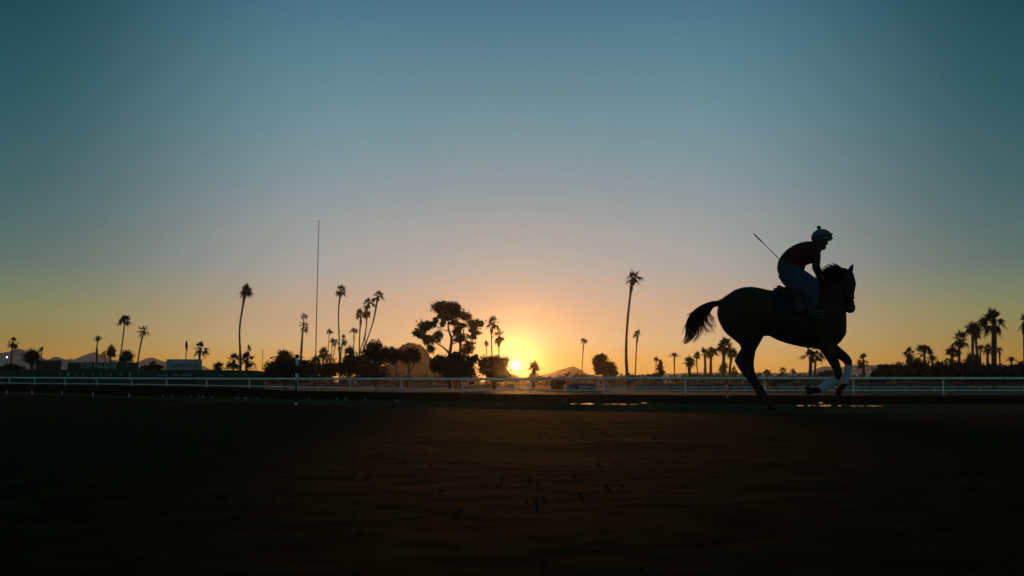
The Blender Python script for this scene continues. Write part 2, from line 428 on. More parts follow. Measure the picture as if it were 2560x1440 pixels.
def ground_z(p):
    """infield level under a world point"""
    px = 1280 + p.x / max(p.y, 1) * F; e = edge_pt(px); d = p.y - e.y
    if d < 0: return 0.0
    return e.z + (INF - e.z) * min(1.0, d / 95.0)

# ---- palms
def fan_crown(seed, n=30, lo=-35, hi=85, droop=.25, petiole=.5, leaflets=13, spread=78, wid=.036, gap=0.0):
    """unit crown radius 1 around the top of the trunk"""
    rnd = random.Random(seed); mb = MB()
    for k in range(n):
        u = (k + rnd.random()) / n
        el = R(lo + (hi - lo) * u); a = k * 2.399 + rnd.uniform(-.35, .35)
        L = rnd.uniform(.72, 1.16) * (.92 if u > .8 else 1)
        if gap and abs(math.atan2(math.sin(a - gap), math.cos(a - gap))) < .75 and u < .75: continue
        d = Vector((math.cos(el) * math.cos(a), math.cos(el) * math.sin(a), math.sin(el)))
        dr = droop * (1.5 - 1.3 * u)
        pl = petiole * rnd.uniform(.75, 1.1) * L
        hub = d * pl + Vector((0, 0, -dr * .2 * pl))
        sidev = d.cross(Vector((0, 0, 1))).normalized() if abs(d.z) < .98 else Vector((1, 0, 0))
        sidev = Quaternion(d, rnd.uniform(-1.2, 1.2)) @ sidev
        mb.tube([Vector((0, 0, 0)), hub], [.03, .016], 4, False)
        nrm = d.cross(sidev).normalized()
        for j in range(leaflets):
            t = (j / (leaflets - 1) - .5) * 2
            ang_ = R(spread) * t * abs(t) ** .25; fl = L * (1 - petiole) * (1.25 - .62 * abs(t)) * rnd.uniform(.82, 1.15)
            dd = (d * math.cos(ang_) + sidev * math.sin(ang_) + nrm * .10 * math.sin(j * 2.1)).normalized()
            mid = hub + dd * fl * .5 + Vector((0, 0, -dr * fl * .15)); tip = hub + dd * fl + Vector((0, 0, -dr * fl * (0.8 + .6 * rnd.random())))
            w = dd.cross(nrm).normalized() * wid * (.8 + .4 * rnd.random())
            mb.face([hub, mid - w, tip, mid + w])
    return mb.mesh('fan_crown', MT['palmleaf'], False)
def feather_crown(seed, n=22, lo=10, hi=85, arch=.6):
    rnd = random.Random(seed); mb = MB()
    for k in range(n):
        el = R(lo + (hi - lo) * ((k + rnd.random()) / n)); a = k * 2.399 + rnd.uniform(-.3, .3)
        d = Vector((math.cos(el) * math.cos(a), math.cos(el) * math.sin(a), math.sin(el)))
        L = rnd.uniform(.9, 1.15); pts = []
        for i in range(9):
            t = i / 8; pts.append(d * L * t + Vector((0, 0, -arch * L * t * t * .75)))
        mb.tube(pts, [.02 * (1 - .7 * i / 8) for i in range(9)], 4, False)
        for i in range(1, 9):
            tg = (pts[i] - pts[i - 1]).normalized(); sv = tg.cross(Vector((0, 0, 1)))
            sv = sv.normalized() if sv.length > .05 else Vector((1, 0, 0))
            for h in (0, .5):
                p = pts[i - 1].lerp(pts[i], h)
                for sg in (-1, 1):
                    l = .26 * math.sin(math.pi * min(.95, (i + h) / 9.5)) + .05
                    q = p + (sv * sg * .75 + tg * .7 + Vector((0, 0, -.25))).normalized() * l
                    mb.face([p - tg * .022, q, p + tg * .022])
    return mb.mesh('feather_crown', MT['palmleaf'], False)
CR = {
 'a': [fan_crown(s, n, lo, 88, dr, pe, 13, sp, .042, g) for s, n, lo, dr, pe, sp, g in ((1, 27, -28, .22, .34, 60, 0), (2, 23, -20, .15, .38, 54, 0), (3, 30, -40, .3, .30, 62, 0), (4, 24, -30, .35, .38, 52, 4.0), (14, 30, -15, .1, .30, 56, 0))],
 'b': [fan_crown(s, n, lo, 85, dr, pe, 12, sp, .045, g) for s, n, lo, dr, pe, sp, g in ((5, 18, -38, .42, .38, 58, 0), (6, 17, -50, .5, .42, 52, 2.0), (7, 19, -30, .3, .36, 60, 5.0), (10, 16, -42, .6, .40, 56, 0), (15, 18, -55, .45, .38, 58, 3.6))],
 'c': [fan_crown(s, n, lo, 88, dr, pe, 14, 78, .042, g) for s, n, lo, dr, pe, g in ((8, 36, -45, .18, .28, 0), (9, 30, -60, .3, .28, 1.5), (16, 38, -30, .1, .30, 0))],
 'd': [feather_crown(s) for s in (11, 12)],
 'e': [feather_crown(13, 13, 38, 88, .35)],
}
PALM_N = 0
def palm(cx, cy, w, kind, trunk, label, group, sz=None, skirt=0.0, knob=0.0, Z=None):
    """cx,cy,w: crown centre and width in photo pixels; trunk: (px,py,half width) from the top down"""
    global PALM_N; PALM_N += 1
    rnd = random.Random(PALM_N * 7 + 3)
    Y = Z or min(330, max(125, 9600 / w)); s = Y / F
    bx = trunk[-1][0]; base = at(bx, HORIZON, Y); base.z = INF
    root = thing('palm_tree', base, label, 'palm tree', group)
    top = at(cx, cy + w * .10, Y)
    pts = [top]; rad = [trunk[0][2] * s * .9]
    for q in trunk: pts.append(at(q[0], q[1], Y)); rad.append(q[2] * s)
    last = pts[-1]
    if last.z > INF + .3:
        pts.append(Vector((last.x, last.y, INF - .05))); rad.append(rad[-1] * 1.15)
    # resample smoothly
    P = []; Rr = []
    for i in range(len(pts) - 1):
        n = max(2, int((pts[i] - pts[i + 1]).length / 1.2))
        for k in range(n):
            t = k / n; P.append(pts[i].lerp(pts[i + 1], t)); Rr.append((rad[i] + (rad[i + 1] - rad[i]) * t) * (1 + .10 * rnd.uniform(-1, 1)))
    P.append(pts[-1]); Rr.append(rad[-1])
    for _ in range(2):
        P = [P[0]] + [(P[i - 1] + P[i] * 2 + P[i + 1]) / 4 for i in range(1, len(P) - 1)] + [P[-1]]
    mb = MB(); mb.tube(P, Rr, 8)
    if knob:
        k0 = pts[1]; mb.tube([k0 + Vector((0, 0, .5 * w * s * .25)), k0, k0 - Vector((0, 0, w * s * .12)), k0 - Vector((0, 0, w * s * .3))], [rad[1], rad[1] * (1.3 + knob), rad[1] * (1.3 + knob), rad[1] * .9], 8)
    mb.build('trunk', MT['palmtrunk'], root)
    c = bpy.data.objects.new('crown', CR[kind][PALM_N % len(CR[kind])]); COL.objects.link(c); c.parent = root
    c.location = top - base
    r = w * s * .55; c.scale = (r, r, r * min(1.2, (sz or .9) * 1.18)); c.rotation_euler = (rnd.uniform(-.2, .2), rnd.uniform(-.2, .2), rnd.uniform(0, 6.28))
    if not skirt and kind in 'ab' and w > 24 and rnd.random() < .55: skirt = w * rnd.uniform(.25, .5)
    if skirt:
        mb = MB(); h = skirt * s
        for k in range(46):
            a = rnd.uniform(0, 6.28); zt = -rnd.uniform(0, .35) * h; rr = rad[1] * .8
            p = top + Vector((math.cos(a) * rr, math.sin(a) * rr, zt)); q = top + Vector((math.cos(a) * (rr + .28 * h * rnd.uniform(.5, 1)), math.sin(a) * (rr + .28 * h * rnd.uniform(.5, 1)), zt - h * rnd.uniform(.3, .62)))
            t_ = Vector((-math.sin(a), math.cos(a), 0)) * .09 * h
            mb.face([p - t_ * .5, q - t_, q + Vector((0, 0, -.1 * h)), q + t_, p + t_ * .5])
        mb.build('dead_frond_skirt', MT['palmtrunk'], root, smooth=False)
    return root

GL = 'palms behind the green board'; GM = 'palms in the tall thin cluster'; GC = 'palms beside the rising sun'; GR = 'palms behind the horse'; GF = 'palms along the right edge'
palm(32, 852, 34, 'b', [(31, 866, 1.9), (28, 900, 2.2), (26, 922, 2.4)], 'slim palm with ragged crown standing beside the small lit white floodlight', GL)
palm(80, 893, 44, 'c', [(80, 905, 4), (80, 922, 5)], 'squat bushy palm with its crown against the brown board', GL, sz=1.0, skirt=16)
palm(105, 874, 17, 'a', [(104, 882, 1.1), (103, 905, 1.3)], 'tiny far palm rising just above the brown board', GL)
palm(244, 852, 32, 'e', [(242, 868, 1.6), (242, 873, 3.0), (242, 906, 2.6)], 'palm with few upright feathery fronds and a thick bulging lower trunk', GL, sz=1.2)
palm(311, 800, 32, 'a', [(311, 812, 1.8), (307, 850, 1.7), (299, 902, 1.8)], 'leaning slender palm above the right half of the green header sign', GL)
palm(361, 823, 36, 'b', [(357, 835, 2.4), (350, 868, 2.0), (342, 922, 2.2)], 'leaning palm with hanging right fronds just right of the green header sign', GL)
palm(277, 876, 34, 'a', [(276, 890, 2.2), (276, 908, 2.4)], 'short star shaped palm over the middle of the green header sign', GL, sz=.95)
palm(259, 884, 18, 'b', [(262, 892, 1.2), (264, 906, 1.4)], 'small drooping palm crown touching the left side of the short star shaped palm', GL)
palm(316, 889, 44, 'c', [(314, 900, 3), (313, 910, 3)], 'wide low palm with rounded crown at the foot of the leaning slender palm', GL, sz=.75)
palm(382, 912, 24, 'a', [(382, 920, 2), (382, 926, 2)], 'low palm top peeping out between the leaning palm and the pale billboard', GL)
palm(501, 866, 46, 'b', [(500, 878, 3.2), (498, 897, 2.6)], 'stocky palm with spread arms over the right end of the pale billboard', GL, sz=.8)
palm(616, 724, 42, 'a', [(610, 744, 4.0), (609, 756, 2.6), (601, 800, 2.3), (598, 827, 2.3), (600, 870, 2.6), (602, 925, 3.0)], 'tallest palm of the left half, bent trunk beneath a shaggy crown', GL, sz=.8)
palm(621, 869, 15, 'a', [(620, 878, 1.2), (619, 890, 1.4)], 'little palm head directly above the double palm next to the tallest bent palm', GL, sz=1.1)
palm(585, 897, 46, 'b', [(584, 908, 2.4), (584, 925, 2.6)], 'broad short palm left of the tallest bent palm', GL, sz=.85)
palm(617, 896, 46, 'b', [(615, 908, 2.4), (615, 925, 2.6)], 'broad short palm right of the tallest bent palm', GL, sz=.9)
palm(547, 914, 36, 'c', [(547, 922, 2.5), (547, 928, 2.5)], 'low palm tuft barely clearing the green board', GL, sz=.7)
palm(712, 892, 52, 'c', [(712, 900, 3), (712, 930, 3)], 'spiky palm crown rising out of the big round bush', GL, sz=.75)
palm(760, 789, 19, 'a', [(759, 798, 1.2), (757, 840, 1.2), (754, 900, 1.3)], 'upper small crown of the twin palms left of the thin mast', GM, sz=.8)
palm(759, 813, 32, 'b', [(757, 825, 2.2), (753, 870, 2.0), (750, 900, 2.0)], 'lower wider crown of the twin palms left of the thin mast', GM, sz=.8)
palm(853, 724, 38, 'b', [(850, 742, 2.5), (846, 770, 1.7), (846, 800, 1.6), (848, 850, 1.7), (850, 910, 1.9)], 'tall solitary palm just right of the thin mast', GM, sz=.8)
palm(824, 829, 20, 'a', [(823, 838, 1.0), (821, 870, 1.0), (819, 910, 1.1)], 'small thin palm between the mast and the tall solitary palm', GM, sz=.8)
palm(831, 850, 15, 'a', [(830, 858, 1.0), (828, 900, 1.0)], 'smallest crown tucked left below the tall solitary palm crown', GM)
palm(839, 854, 19, 'b', [(838, 866, 1.2), (834, 885, 1.1), (831, 910, 1.2)], 'small palm whose trunk leans down left in front of the tall solitary trunk', GM)
palm(858, 846, 27, 'b', [(856, 858, 1.7), (853, 880, 1.5), (850, 910, 1.6)], 'mid height palm crown touching the tall solitary trunk from the right', GM)
palm(848, 870, 13, 'c', [(848, 878, 1.4), (849, 910, 1.4)], 'tight dark palm tuft low on the tall solitary trunk', GM)
palm(885, 827, 27, 'a', [(885, 840, 1.4), (885, 845, 2.0), (885, 850, 1.3), (883, 880, 1.3)], 'medium palm with a flat crown left of the fanned trio of palms', GM, sz=.7)
palm(901, 784, 31, 'b', [(902, 798, 2.4), (902, 806, 3.2), (900, 820, 1.6), (897, 897, 1.7)], 'leftmost and straightest palm of the fanned trio', GM, sz=.9)
palm(921, 756, 34, 'b', [(919, 770, 2.4), (917, 780, 1.8), (917, 813, 1.6), (909, 855, 1.5), (897, 882, 1.6)], 'middle palm of the fanned trio with a bent trunk', GM, sz=.85)
palm(917, 787, 22, 'c', [(917, 795, 1.8), (916, 815, 1.2), (912, 850, 1.1)], 'second lower crown on the middle trunk of the fanned trio', GM, sz=1.1)
palm(945, 738, 36, 'b', [(943, 752, 2.6), (934, 803, 1.7), (921, 841, 1.6), (902, 890, 1.8)], 'rightmost palm of the fanned trio leaning far to the right', GM, sz=.8)
palm(808, 880, 34, 'c', [(808, 892, 3), (808, 920, 3)], 'bushy short palm just right of the foot of the thin mast', GM, sz=.9)
palm(788, 901, 40, 'a', [(788, 912, 3), (788, 935, 3)], 'short palm whose fronds cross the foot of the thin mast', GM, sz=.8)
palm(824, 893, 26, 'b', [(824, 902, 2), (824, 925, 2)], 'low palm with drooping arms beneath the small thin palms', GM, sz=.8)
palm(873, 882, 44, 'c', [(873, 895, 4), (874, 920, 4)], 'spiky dense palm at the foot of the fanned trio', GM, sz=.95, skirt=18)
palm(1234, 805, 38, 'b', [(1229, 824, 2.4), (1229, 832, 1.6), (1229, 860, 1.5), (1230, 900, 1.6)], 'taller palm of the close pair left of the sun', GC, sz=.95, knob=.5)
palm(1249, 836, 40, 'b', [(1247, 855, 2.6), (1247, 864, 1.6), (1247, 900, 1.6)], 'shorter palm of the close pair left of the sun', GC, sz=.8, knob=.5)
palm(1216, 858, 16, 'a', [(1217, 866, 1.2), (1216, 898, 1.1)], 'small palm between the big umbrella tree and the close pair', GC)
palm(1152, 842, 56, 'd', [(1151, 858, 3.2), (1150, 870, 2.2), (1150, 895, 2.2)], 'feathery palm growing against the big umbrella tree', GC, sz=.8)
palm(1335, 917, 34, 'a', [(1335, 926, 4.0), (1334, 950, 4.0), (1333, 971, 3.6)], 'stout short palm right beside the sun with a second ring of fronds below', GC, sz=.95, Z=185)
palm(1335, 936, 42, 'b', [(1335, 942, 3.0), (1335, 955, 3.0)], 'lower ring of fronds of a palm behind the stout one by the sun', GC, sz=.55, Z=187)
palm(1460, 853, 21, 'a', [(1458, 866, 1.7), (1457, 890, 1.1), (1454, 935, 1.2), (1453, 971, 1.4)], 'lone thin palm in front of the low hill right of the sun', GC, sz=.8)
palm(1582, 690, 50, 'b', [(1579, 712, 3.0), (1579, 718, 5.0), (1576, 735, 3.0), (1570, 788, 2.8), (1566, 840, 3.0), (1565, 891, 3.4), (1567, 925, 3.8), (1570, 971, 4.2)], 'tallest palm right of the sun with a long curved trunk and heavy crown', GC, sz=.78)
palm(1595, 834, 25, 'a', [(1593, 846, 2.6), (1591, 870, 1.5), (1588, 945, 1.7)], 'slim palm close to the right side of the tallest curved palm', GC, sz=.85)
palm(1641, 899, 18, 'a', [(1640, 908, 1.3), (1640, 940, 1.3)], 'small palm next to the narrow dark cypress', GR)
palm(1686, 888, 34, 'd', [(1686, 896, 2.0), (1686, 905, 1.6), (1686, 942, 1.2)], 'small feathery palm shaped like an umbrella left of the tail', GR, sz=.75)
palm(1723, 902, 38, 'c', [(1723, 912, 3.5), (1723, 925, 3.8), (1724, 945, 4.6)], 'squat thick trunked palm below the tip of the tail', GR, sz=.75)
palm(1742, 886, 23, 'a', [(1741, 895, 1.6), (1743, 920, 1.4), (1745, 945, 1.6)], 'thin leaning palm between the squat palm and the pair of stout palms', GR)
palm(1761, 883, 34, 'a', [(1763, 895, 3.0), (1763, 942, 3.4)], 'left one of the pair of stout straight palms behind the tail', GR)
palm(1780, 880, 36, 'a', [(1777, 892, 3.2), (1777, 942, 3.6)], 'right one of the pair of stout straight palms behind the tail', GR)
palm(1811, 862, 44, 'a', [(1810, 880, 4.2), (1809, 905, 4.0), (1808, 942, 4.4)], 'tallest palm of the clump directly under the rump', GR, sz=.95, skirt=22)
palm(1831, 880, 30, 'c', [(1829, 893, 3.5), (1825, 915, 3.2), (1823, 942, 3.4)], 'palm half hidden by the hocks in the clump under the rump', GR)
palm(1809, 918, 32, 'c', [(1809, 930, 3), (1809, 942, 3)], 'short palm skirting the foot of the tallest clump palm', GR, sz=.9)
palm(1834, 925, 26, 'b', [(1834, 932, 2.5), (1834, 942, 2.5)], 'low palm just left of the hind cannon bones', GR, sz=.9)
palm(1917, 930, 24, 'a', [(1917, 936, 1.4), (1917, 945, 1.4)], 'tiny palm under the middle of the belly, nearest to the hind legs', GR, sz=.7)
palm(1956, 927, 28, 'b', [(1956, 934, 1.6), (1956, 945, 1.6)], 'small wide palm under the belly, between two tinier palms', GR, sz=.8)
palm(1982, 928, 20, 'a', [(1982, 935, 1.3), (1982, 945, 1.3)], 'tiny palm under the belly, nearest to the stout pair by the girth', GR, sz=.8)
palm(2027, 886, 50, 'b', [(2027, 903, 4.4), (2026, 925, 4.4), (2025, 945, 5.0)], 'stout palm with a broad crown right below the girth', GR, sz=.8)
palm(2043, 888, 38, 'a', [(2038, 902, 2.8), (2037, 945, 3.0)], 'thinner palm overlapping the stout one below the girth', GR, sz=.85)
palm(2159, 896, 42, 'b', [(2159, 910, 3.2), (2159, 944, 3.8)], 'lone palm just right of the white bandaged forelegs', GF, sz=.8)
palm(2273, 881, 34, 'b', [(2272, 896, 3.0), (2272, 920, 3.0)], 'palm with dangling dead fronds, first of the row after the lone palm', GF, sz=.95, skirt=26)
palm(2312, 876, 46, 'a', [(2311, 890, 3.0), (2310, 915, 3.0)], 'round spiky palm between the dangling palm and the low bushy ones', GF, sz=.75)
palm(2331, 897, 40, 'd', [(2331, 908, 3), (2331, 925, 3)], 'low feathery palm to the right of the round spiky palm', GF, sz=.9)
palm(2293, 903, 38, 'd', [(2293, 912, 3), (2293, 930, 3)], 'low arching palm between the dangling palm and the round spiky palm', GF, sz=.9)
palm(2381, 878, 40, 'a', [(2381, 892, 2.6), (2381, 910, 3.4)], 'short palm directly left of the loose crowned palm', GF, sz=.7)
palm(2399, 846, 50, 'b', [(2398, 862, 3.2), (2398, 912, 3.6)], 'loose crowned palm with separate fronds on a straight trunk', GF, sz=.9)
palm(2434, 820, 48, 'c', [(2432, 840, 4.0), (2431, 900, 3.6)], 'palm with a flat dense crown and straight trunk, second tallest on the right', GF, sz=.75)
palm(2441, 836, 30, 'c', [(2439, 850, 3.2), (2444, 890, 4.0), (2446, 910, 4)], 'palm trunk slanting to the right out of the flat dense crown', GF, sz=.6)
palm(2486, 800, 76, 'a', [(2486, 820, 5.4), (2485, 850, 6.6), (2485, 900, 6.4), (2485, 945, 6.8)], 'biggest palm on the right, thick trunk and wide spiky crown', GF, sz=.85, Z=135)
palm(2560, 800, 46, 'b', [(2562, 820, 4.0), (2562, 900, 4.2)], 'palm cut by the right edge of the picture', GF, sz=.9, Z=150)
palm(2469, 869, 26, 'c', [(2469, 880, 3.0), (2469, 895, 3.6), (2469, 925, 4.0)], 'narrow palm close to the left side of the thick trunk', GF, sz=1.1)
palm(2451, 871, 22, 'a', [(2451, 880, 2.0), (2451, 905, 2.2)], 'small palm in the gap between the slanting trunk and the thick trunk', GF)
palm(2498, 874, 24, 'b', [(2499, 884, 2.0), (2500, 915, 2.2)], 'small palm showing its fronds right of the thick trunk', GF)
palm(2529, 899, 34, 'd', [(2529, 908, 2.6), (2529, 925, 2.8)], 'low feathery palm between the thick trunk and the picture edge', GF, sz=.85)
palm(2376, 902, 30, 'd', [(2376, 912, 2.6), (2376, 930, 2.8)], 'low arching palm at the foot of the loose crowned palm', GF, sz=.9)
palm(2430, 900, 44, 'c', [(2430, 910, 3), (2430, 930, 3)], 'bushy palm filling the foot of the second tallest palm', GF, sz=.95)

# dead palm with its crown folded like a torch
Y = 260.0; s = Y / F
b0 = at(465, 952, Y); b0.z = INF
root = thing('palm_tree', b0, 'thin dead palm with fronds folded like a torch over the pale billboard', 'palm tree', GL)
mb = MB(); mb.tube([Vector((b0.x, b0.y, INF)), at(464.5, 897, Y), at(466, 872, Y)], [1.5 * s, 1.3 * s, 1.1 * s], 8); mb.build('trunk', MT['palmtrunk'], root)
mb = MB(); rnd = random.Random(3)
for k in range(70):
    a = rnd.uniform(0, 6.28); y0 = rnd.uniform(856, 876); w_ = 3.6 * math.sin(math.pi * min(1, max(.05, (y0 - 849) / 30))) * s
    c = at(466.5, y0, Y); d = Vector((math.cos(a), math.sin(a), 0)); t_ = Vector((-d.y, d.x, 0)) * .12
    mb.face([c + d * w_ - t_, c + d * w_ * .9 + t_, c + d * w_ * .3 + Vector((0, 0, 6 * s)), ])
    mb.face([c, c + d * w_ + t_, c + d * w_ * .8 - Vector((0, 0, 3 * s))])
mb.build('folded_crown', MT['palmleaf'], root, smooth=False)

# ---- broadleaf trees and bushes
GT = 'dark trees left of the sun'; GB = 'dark bushes behind the rail'
tree('bush', 150, [(712, 915, 32, 26), (690, 925, 26, 24), (742, 918, 30, 24), (765, 930, 24, 18), (676, 935, 14, 18), (720, 938, 45, 16)], [[(715, 945, 3), (715, 930, 3)]],
     'big rounded bush behind the striped marker pole', 'bush', GB, leaf=.26, seed=1)
tree('bush', 158, [(790, 930, 22, 16), (815, 925, 20, 16), (840, 922, 22, 16)], [], 'low bush at the foot of the thin mast', 'bush', GB, leaf=.26, seed=2)
tree('bush', 156, [(862, 918, 20, 20), (885, 913, 22, 26), (905, 915, 20, 28)], [], 'tall hedge like bush below the fanned trio of palms', 'bush', GB, leaf=.26, seed=3)
tree('bush', 154, [(920, 925, 24, 24), (945, 928, 22, 24)], [], 'dark bush beneath the loose airy tree', 'bush', GB, leaf=.26, seed=4)
tree('tree', 175, [(925, 870, 14, 14), (938, 866, 16, 15), (930, 885, 16, 16), (950, 878, 18, 18), (960, 892, 18, 18), (940, 898, 22, 14), (918, 885, 10, 12), (966, 882, 9, 12)],
     [[(940, 945, 2), (942, 915, 1.8), (934, 890, 1.4)], [(942, 915, 1.4), (955, 890, 1)]], 'loose airy tree right of the fanned trio of palms', 'tree', GT, leaf=.24, dens=.75, seed=5)
tree('tree', 178, [(981, 879, 13, 12), (992, 886, 15, 14), (985, 898, 12, 12), (974, 892, 10, 12)],
     [[(993, 945, 1.6), (990, 920, 1.4), (986, 895, 1.2)]], 'small airy tree left of the reddish peak', 'tree', GT, leaf=.24, dens=.75, seed=6)
tree('tree', 176, [(1020, 885, 17, 14), (1034, 884, 14, 14), (1027, 898, 18, 14), (1042, 893, 9, 12), (1012, 896, 9, 11)],
     [[(1018, 945, 1.8), (1022, 920, 1.6), (1026, 900, 1.3)], [(1018, 938, 1.4), (1034, 915, 1.2), (1040, 900, 1)]], 'round headed tree with forked trunk in front of the reddish peak', 'tree', GT, leaf=.24, dens=.85, seed=7)
def zc(L):   # crop coordinates to photo pixels
    return [(980 + x / 4.645, 720 + y / 4.645, rx / 4.645, ry / 4.645) for x, y, rx, ry in L]
tree('umbrella_tree', 170, zc([(640, 235, 145, 72), (560, 230, 70, 60), (730, 230, 70, 60), (690, 320, 95, 60), (600, 330, 60, 50), (840, 330, 70, 55), (965, 420, 85, 55), (385, 450, 85, 60), (500, 400, 42, 48), (310, 530, 62, 45),
     (420, 600, 70, 55), (530, 560, 52, 55), (810, 440, 60, 40), (745, 500, 50, 55), (780, 580, 65, 50), (975, 525, 55, 28), (940, 570, 45, 30), (900, 680, 70, 60), (450, 710, 40, 45), (590, 420, 30, 35), (710, 400, 45, 40), (930, 480, 45, 30), (860, 740, 60, 40)]),
     [[(1125, 945, 5), (1122, 900, 4.5), (1126, 875, 4.0), (1129, 855, 3.4), (1128, 843, 3.0), (1121, 823, 2.2), (1120, 800, 1.6)], [(1122, 882, 3), (1108, 868, 1.8), (1088, 856, 1.4), (1068, 842, 1)],
      [(1129, 845, 2.2), (1140, 832, 1.4), (1152, 812, 1.0)], [(1123, 828, 1.2), (1106, 824, .8), (1090, 815, .7)], [(1130, 860, 1.3), (1145, 856, .8), (1160, 862, .7)], [(1152, 815, 1.1), (1168, 800, .8), (1180, 812, .6)]],
     'tallest spreading umbrella tree with cloud like crowns left of the sun', 'tree', GT, leaf=.26, dens=1.25, seed=8)
tree('tree', 160, zc([(560, 860, 95, 75), (520, 920, 80, 60), (690, 850, 110, 80), (650, 960, 120, 80), (840, 860, 110, 85), (960, 820, 55, 40), (770, 980, 120, 70), (880, 960, 110, 70), (730, 780, 60, 40)]),
     [[(1140, 945, 5), (1140, 930, 5)]], 'broad dark tree mass at the foot of the umbrella tree', 'tree', GT, leaf=.28, dens=1.1, seed=9)
tree('tree', 160, zc([(1110, 860, 85, 60), (1200, 850, 90, 60), (1290, 870, 65, 60), (1130, 950, 110, 80), (1250, 960, 100, 80), (1060, 900, 60, 70), (1290, 1000, 60, 50)]),
     [[(1235, 945, 5), (1235, 930, 5)]], 'dense rounded tree directly left of the sun', 'tree', GT, leaf=.26, dens=1.2, seed=10)
tree('tree', 190, [(1498, 899, 12, 12), (1504, 896, 12, 11), (1500, 912, 14, 14), (1496, 926, 9, 12), (1508, 918, 12, 16), (1492, 908, 7, 14)],
     [[(1508, 945, 2.2), (1506, 925, 1.8)]], 'taller left half of the twin rounded trees right of the hill', 'tree', 'twin trees right of the sun', leaf=.24, dens=1.1, seed=11)
tree('tree', 188, [(1524, 915, 11, 10), (1530, 924, 12, 14), (1521, 930, 12, 14), (1534, 934, 10, 10)],
     [[(1526, 945, 2), (1526, 930, 1.8)]], 'shorter right half of the twin rounded trees right of the hill', 'tree', 'twin trees right of the sun', leaf=.24, dens=1.1, seed=12)
tree('cypress', 200, [(1651, 909, 4, 9), (1651, 920, 6, 10), (1651, 933, 9, 10), (1642, 938, 10, 6)], [[(1651, 945, 1.2), (1651, 930, 1.2)]], 'narrow dark cypress right of the small palm', 'tree', leaf=.24, seed=13)
tree('bush', 120, [(1394, 960, 14, 12), (1402, 955, 12, 8), (1384, 962, 10, 10)], [], 'small dark round bush under the top rail just right of the sun', 'bush', GB, leaf=.18, seed=14)
tree('bush', 130, [(1878, 962, 14, 9), (1868, 965, 10, 7)], [], 'dark bush under the rail behind the hind cannons', 'bush', GB, leaf=.18, seed=15)
tree('bush', 130, [(1950, 958, 22, 8), (1972, 955, 16, 8), (1935, 966, 18, 5)], [], 'wide low bush under the rail below the belly', 'bush', GB, leaf=.18, seed=16)
tree('bush', 170, [(2078, 934, 22, 8), (2060, 938, 18, 7)], [], 'pale dark bush behind the folded foreleg', 'bush', GB, leaf=.24, seed=17)
for i, (x, y, rx, ry, lb) in enumerate([
    (2212, 928, 26, 14, 'first low dark bush right of the lone palm'), (2252, 926, 26, 18, 'low dark bush beneath the dangling palm'),
    (2300, 924, 30, 22, 'dark bush beneath the round spiky palm'), (2348, 924, 28, 20, 'dark bush beneath the low feathery palm'),
    (2395, 926, 28, 20, 'dark bush beneath the loose crowned palm'), (2440, 926, 28, 22, 'dark bush beneath the second tallest palm'),
    (2480, 930, 24, 18, 'dark bush around the foot of the thick trunk'), (2518, 930, 24, 18, 'dark bush right of the thick trunk'),
    (2558, 926, 26, 22, 'dark bush at the right edge of the picture'), (2188, 938, 12, 8, 'smallest dark bush nearest to the lone palm')]):
    tree('bush', 120 + (i % 3) * 5, [(x, y, rx, ry), (x - rx * .4, y + 8, rx * .8, ry * .8), (x + rx * .4, y + 8, rx * .8, ry * .8), (x, y + 14, rx, ry * .6)], [], lb, 'bush', 'low dark bushes on the right', leaf=.22, seed=30 + i)
# low plants left, under the floodlight
tree('bush', 160, [(20, 918, 18, 7), (45, 920, 18, 6), (8, 922, 12, 6)], [], 'low scrub at the foot of the lit floodlight', 'bush', GB, leaf=.24, seed=50)
tree('bush', 200, [(370, 920, 18, 6), (392, 918, 14, 6)], [], 'low scrub left of the pale billboard', 'bush', GB, leaf=.24, seed=51)
# far tree line along the horizon
rnd = random.Random(99); mb = MB()
for i in range(520):
    px = rnd.uniform(-200, 2800); Y = rnd.uniform(360, 520)
    if px < 640: hpx = rnd.uniform(4, 9)
    elif px < 1290: hpx = rnd.uniform(6, 14)
    elif px < 1560: hpx = rnd.uniform(6, 15) if px > 1385 else rnd.uniform(2, 8)
    elif px < 2200: hpx = rnd.uniform(5, 13)
    else: hpx = rnd.uniform(8, 16)
    c = at(px, 950 - hpx * .5, Y); s_ = Y / F
    leaf_clump(mb, c, rnd.uniform(5, 14) * s_, 2.5, hpx * .75 * s_, 34, 1.0, rnd)
    leaf_clump(mb, Vector((c.x, c.y, (c.z + INF) / 2)), 14 * s_, 2.5, (c.z - INF) * .5, 16, 1.3, rnd)
o = mb.build('distant_tree_line', MT['leaf'], smooth=False); tag(o, 'low far off line of trees reading as one dark band along the horizon', 'trees', kind='stuff')

# ------------------------------------------------------------------ boards on the left
def slab(x0, x1, y0, y1, Y, thick, ground=False):
    a = at(x0, y1, Y); b = at(x1, y0, Y); 
    return (a.x, Y, INF if ground else a.z), (b.x, Y + thick, b.z)
Y = 150.0
b0 = at(300, 952, Y); b0.z = INF
root = thing('tote_board', b0, 'long low dark green results board behind the left part of the rail', 'results board')
mb = MB(); prof = []
for px, py in [(-320, 925), (0, 924), (200, 924), (400, 924.5), (560, 925), (630, 926), (645, 927), (652, 929), (657, 933), (659, 938), (660, 944)]:
    prof.append(at(px, py, Y))
top = [Vector((p.x, Y, p.z)) for p in prof]; back = [Vector((p.x, Y + 1.2, p.z)) for p in prof]
bot = [Vector((p.x, Y, INF)) for p in prof]; bb = [Vector((p.x, Y + 1.2, INF)) for p in prof]
mb.grid([bot, top]); mb.grid([top, back]); mb.grid([back, bb]); mb.face([bot[0], top[0], back[0], bb[0]]); mb.face([bot[-1], top[-1], back[-1], bb[-1]])
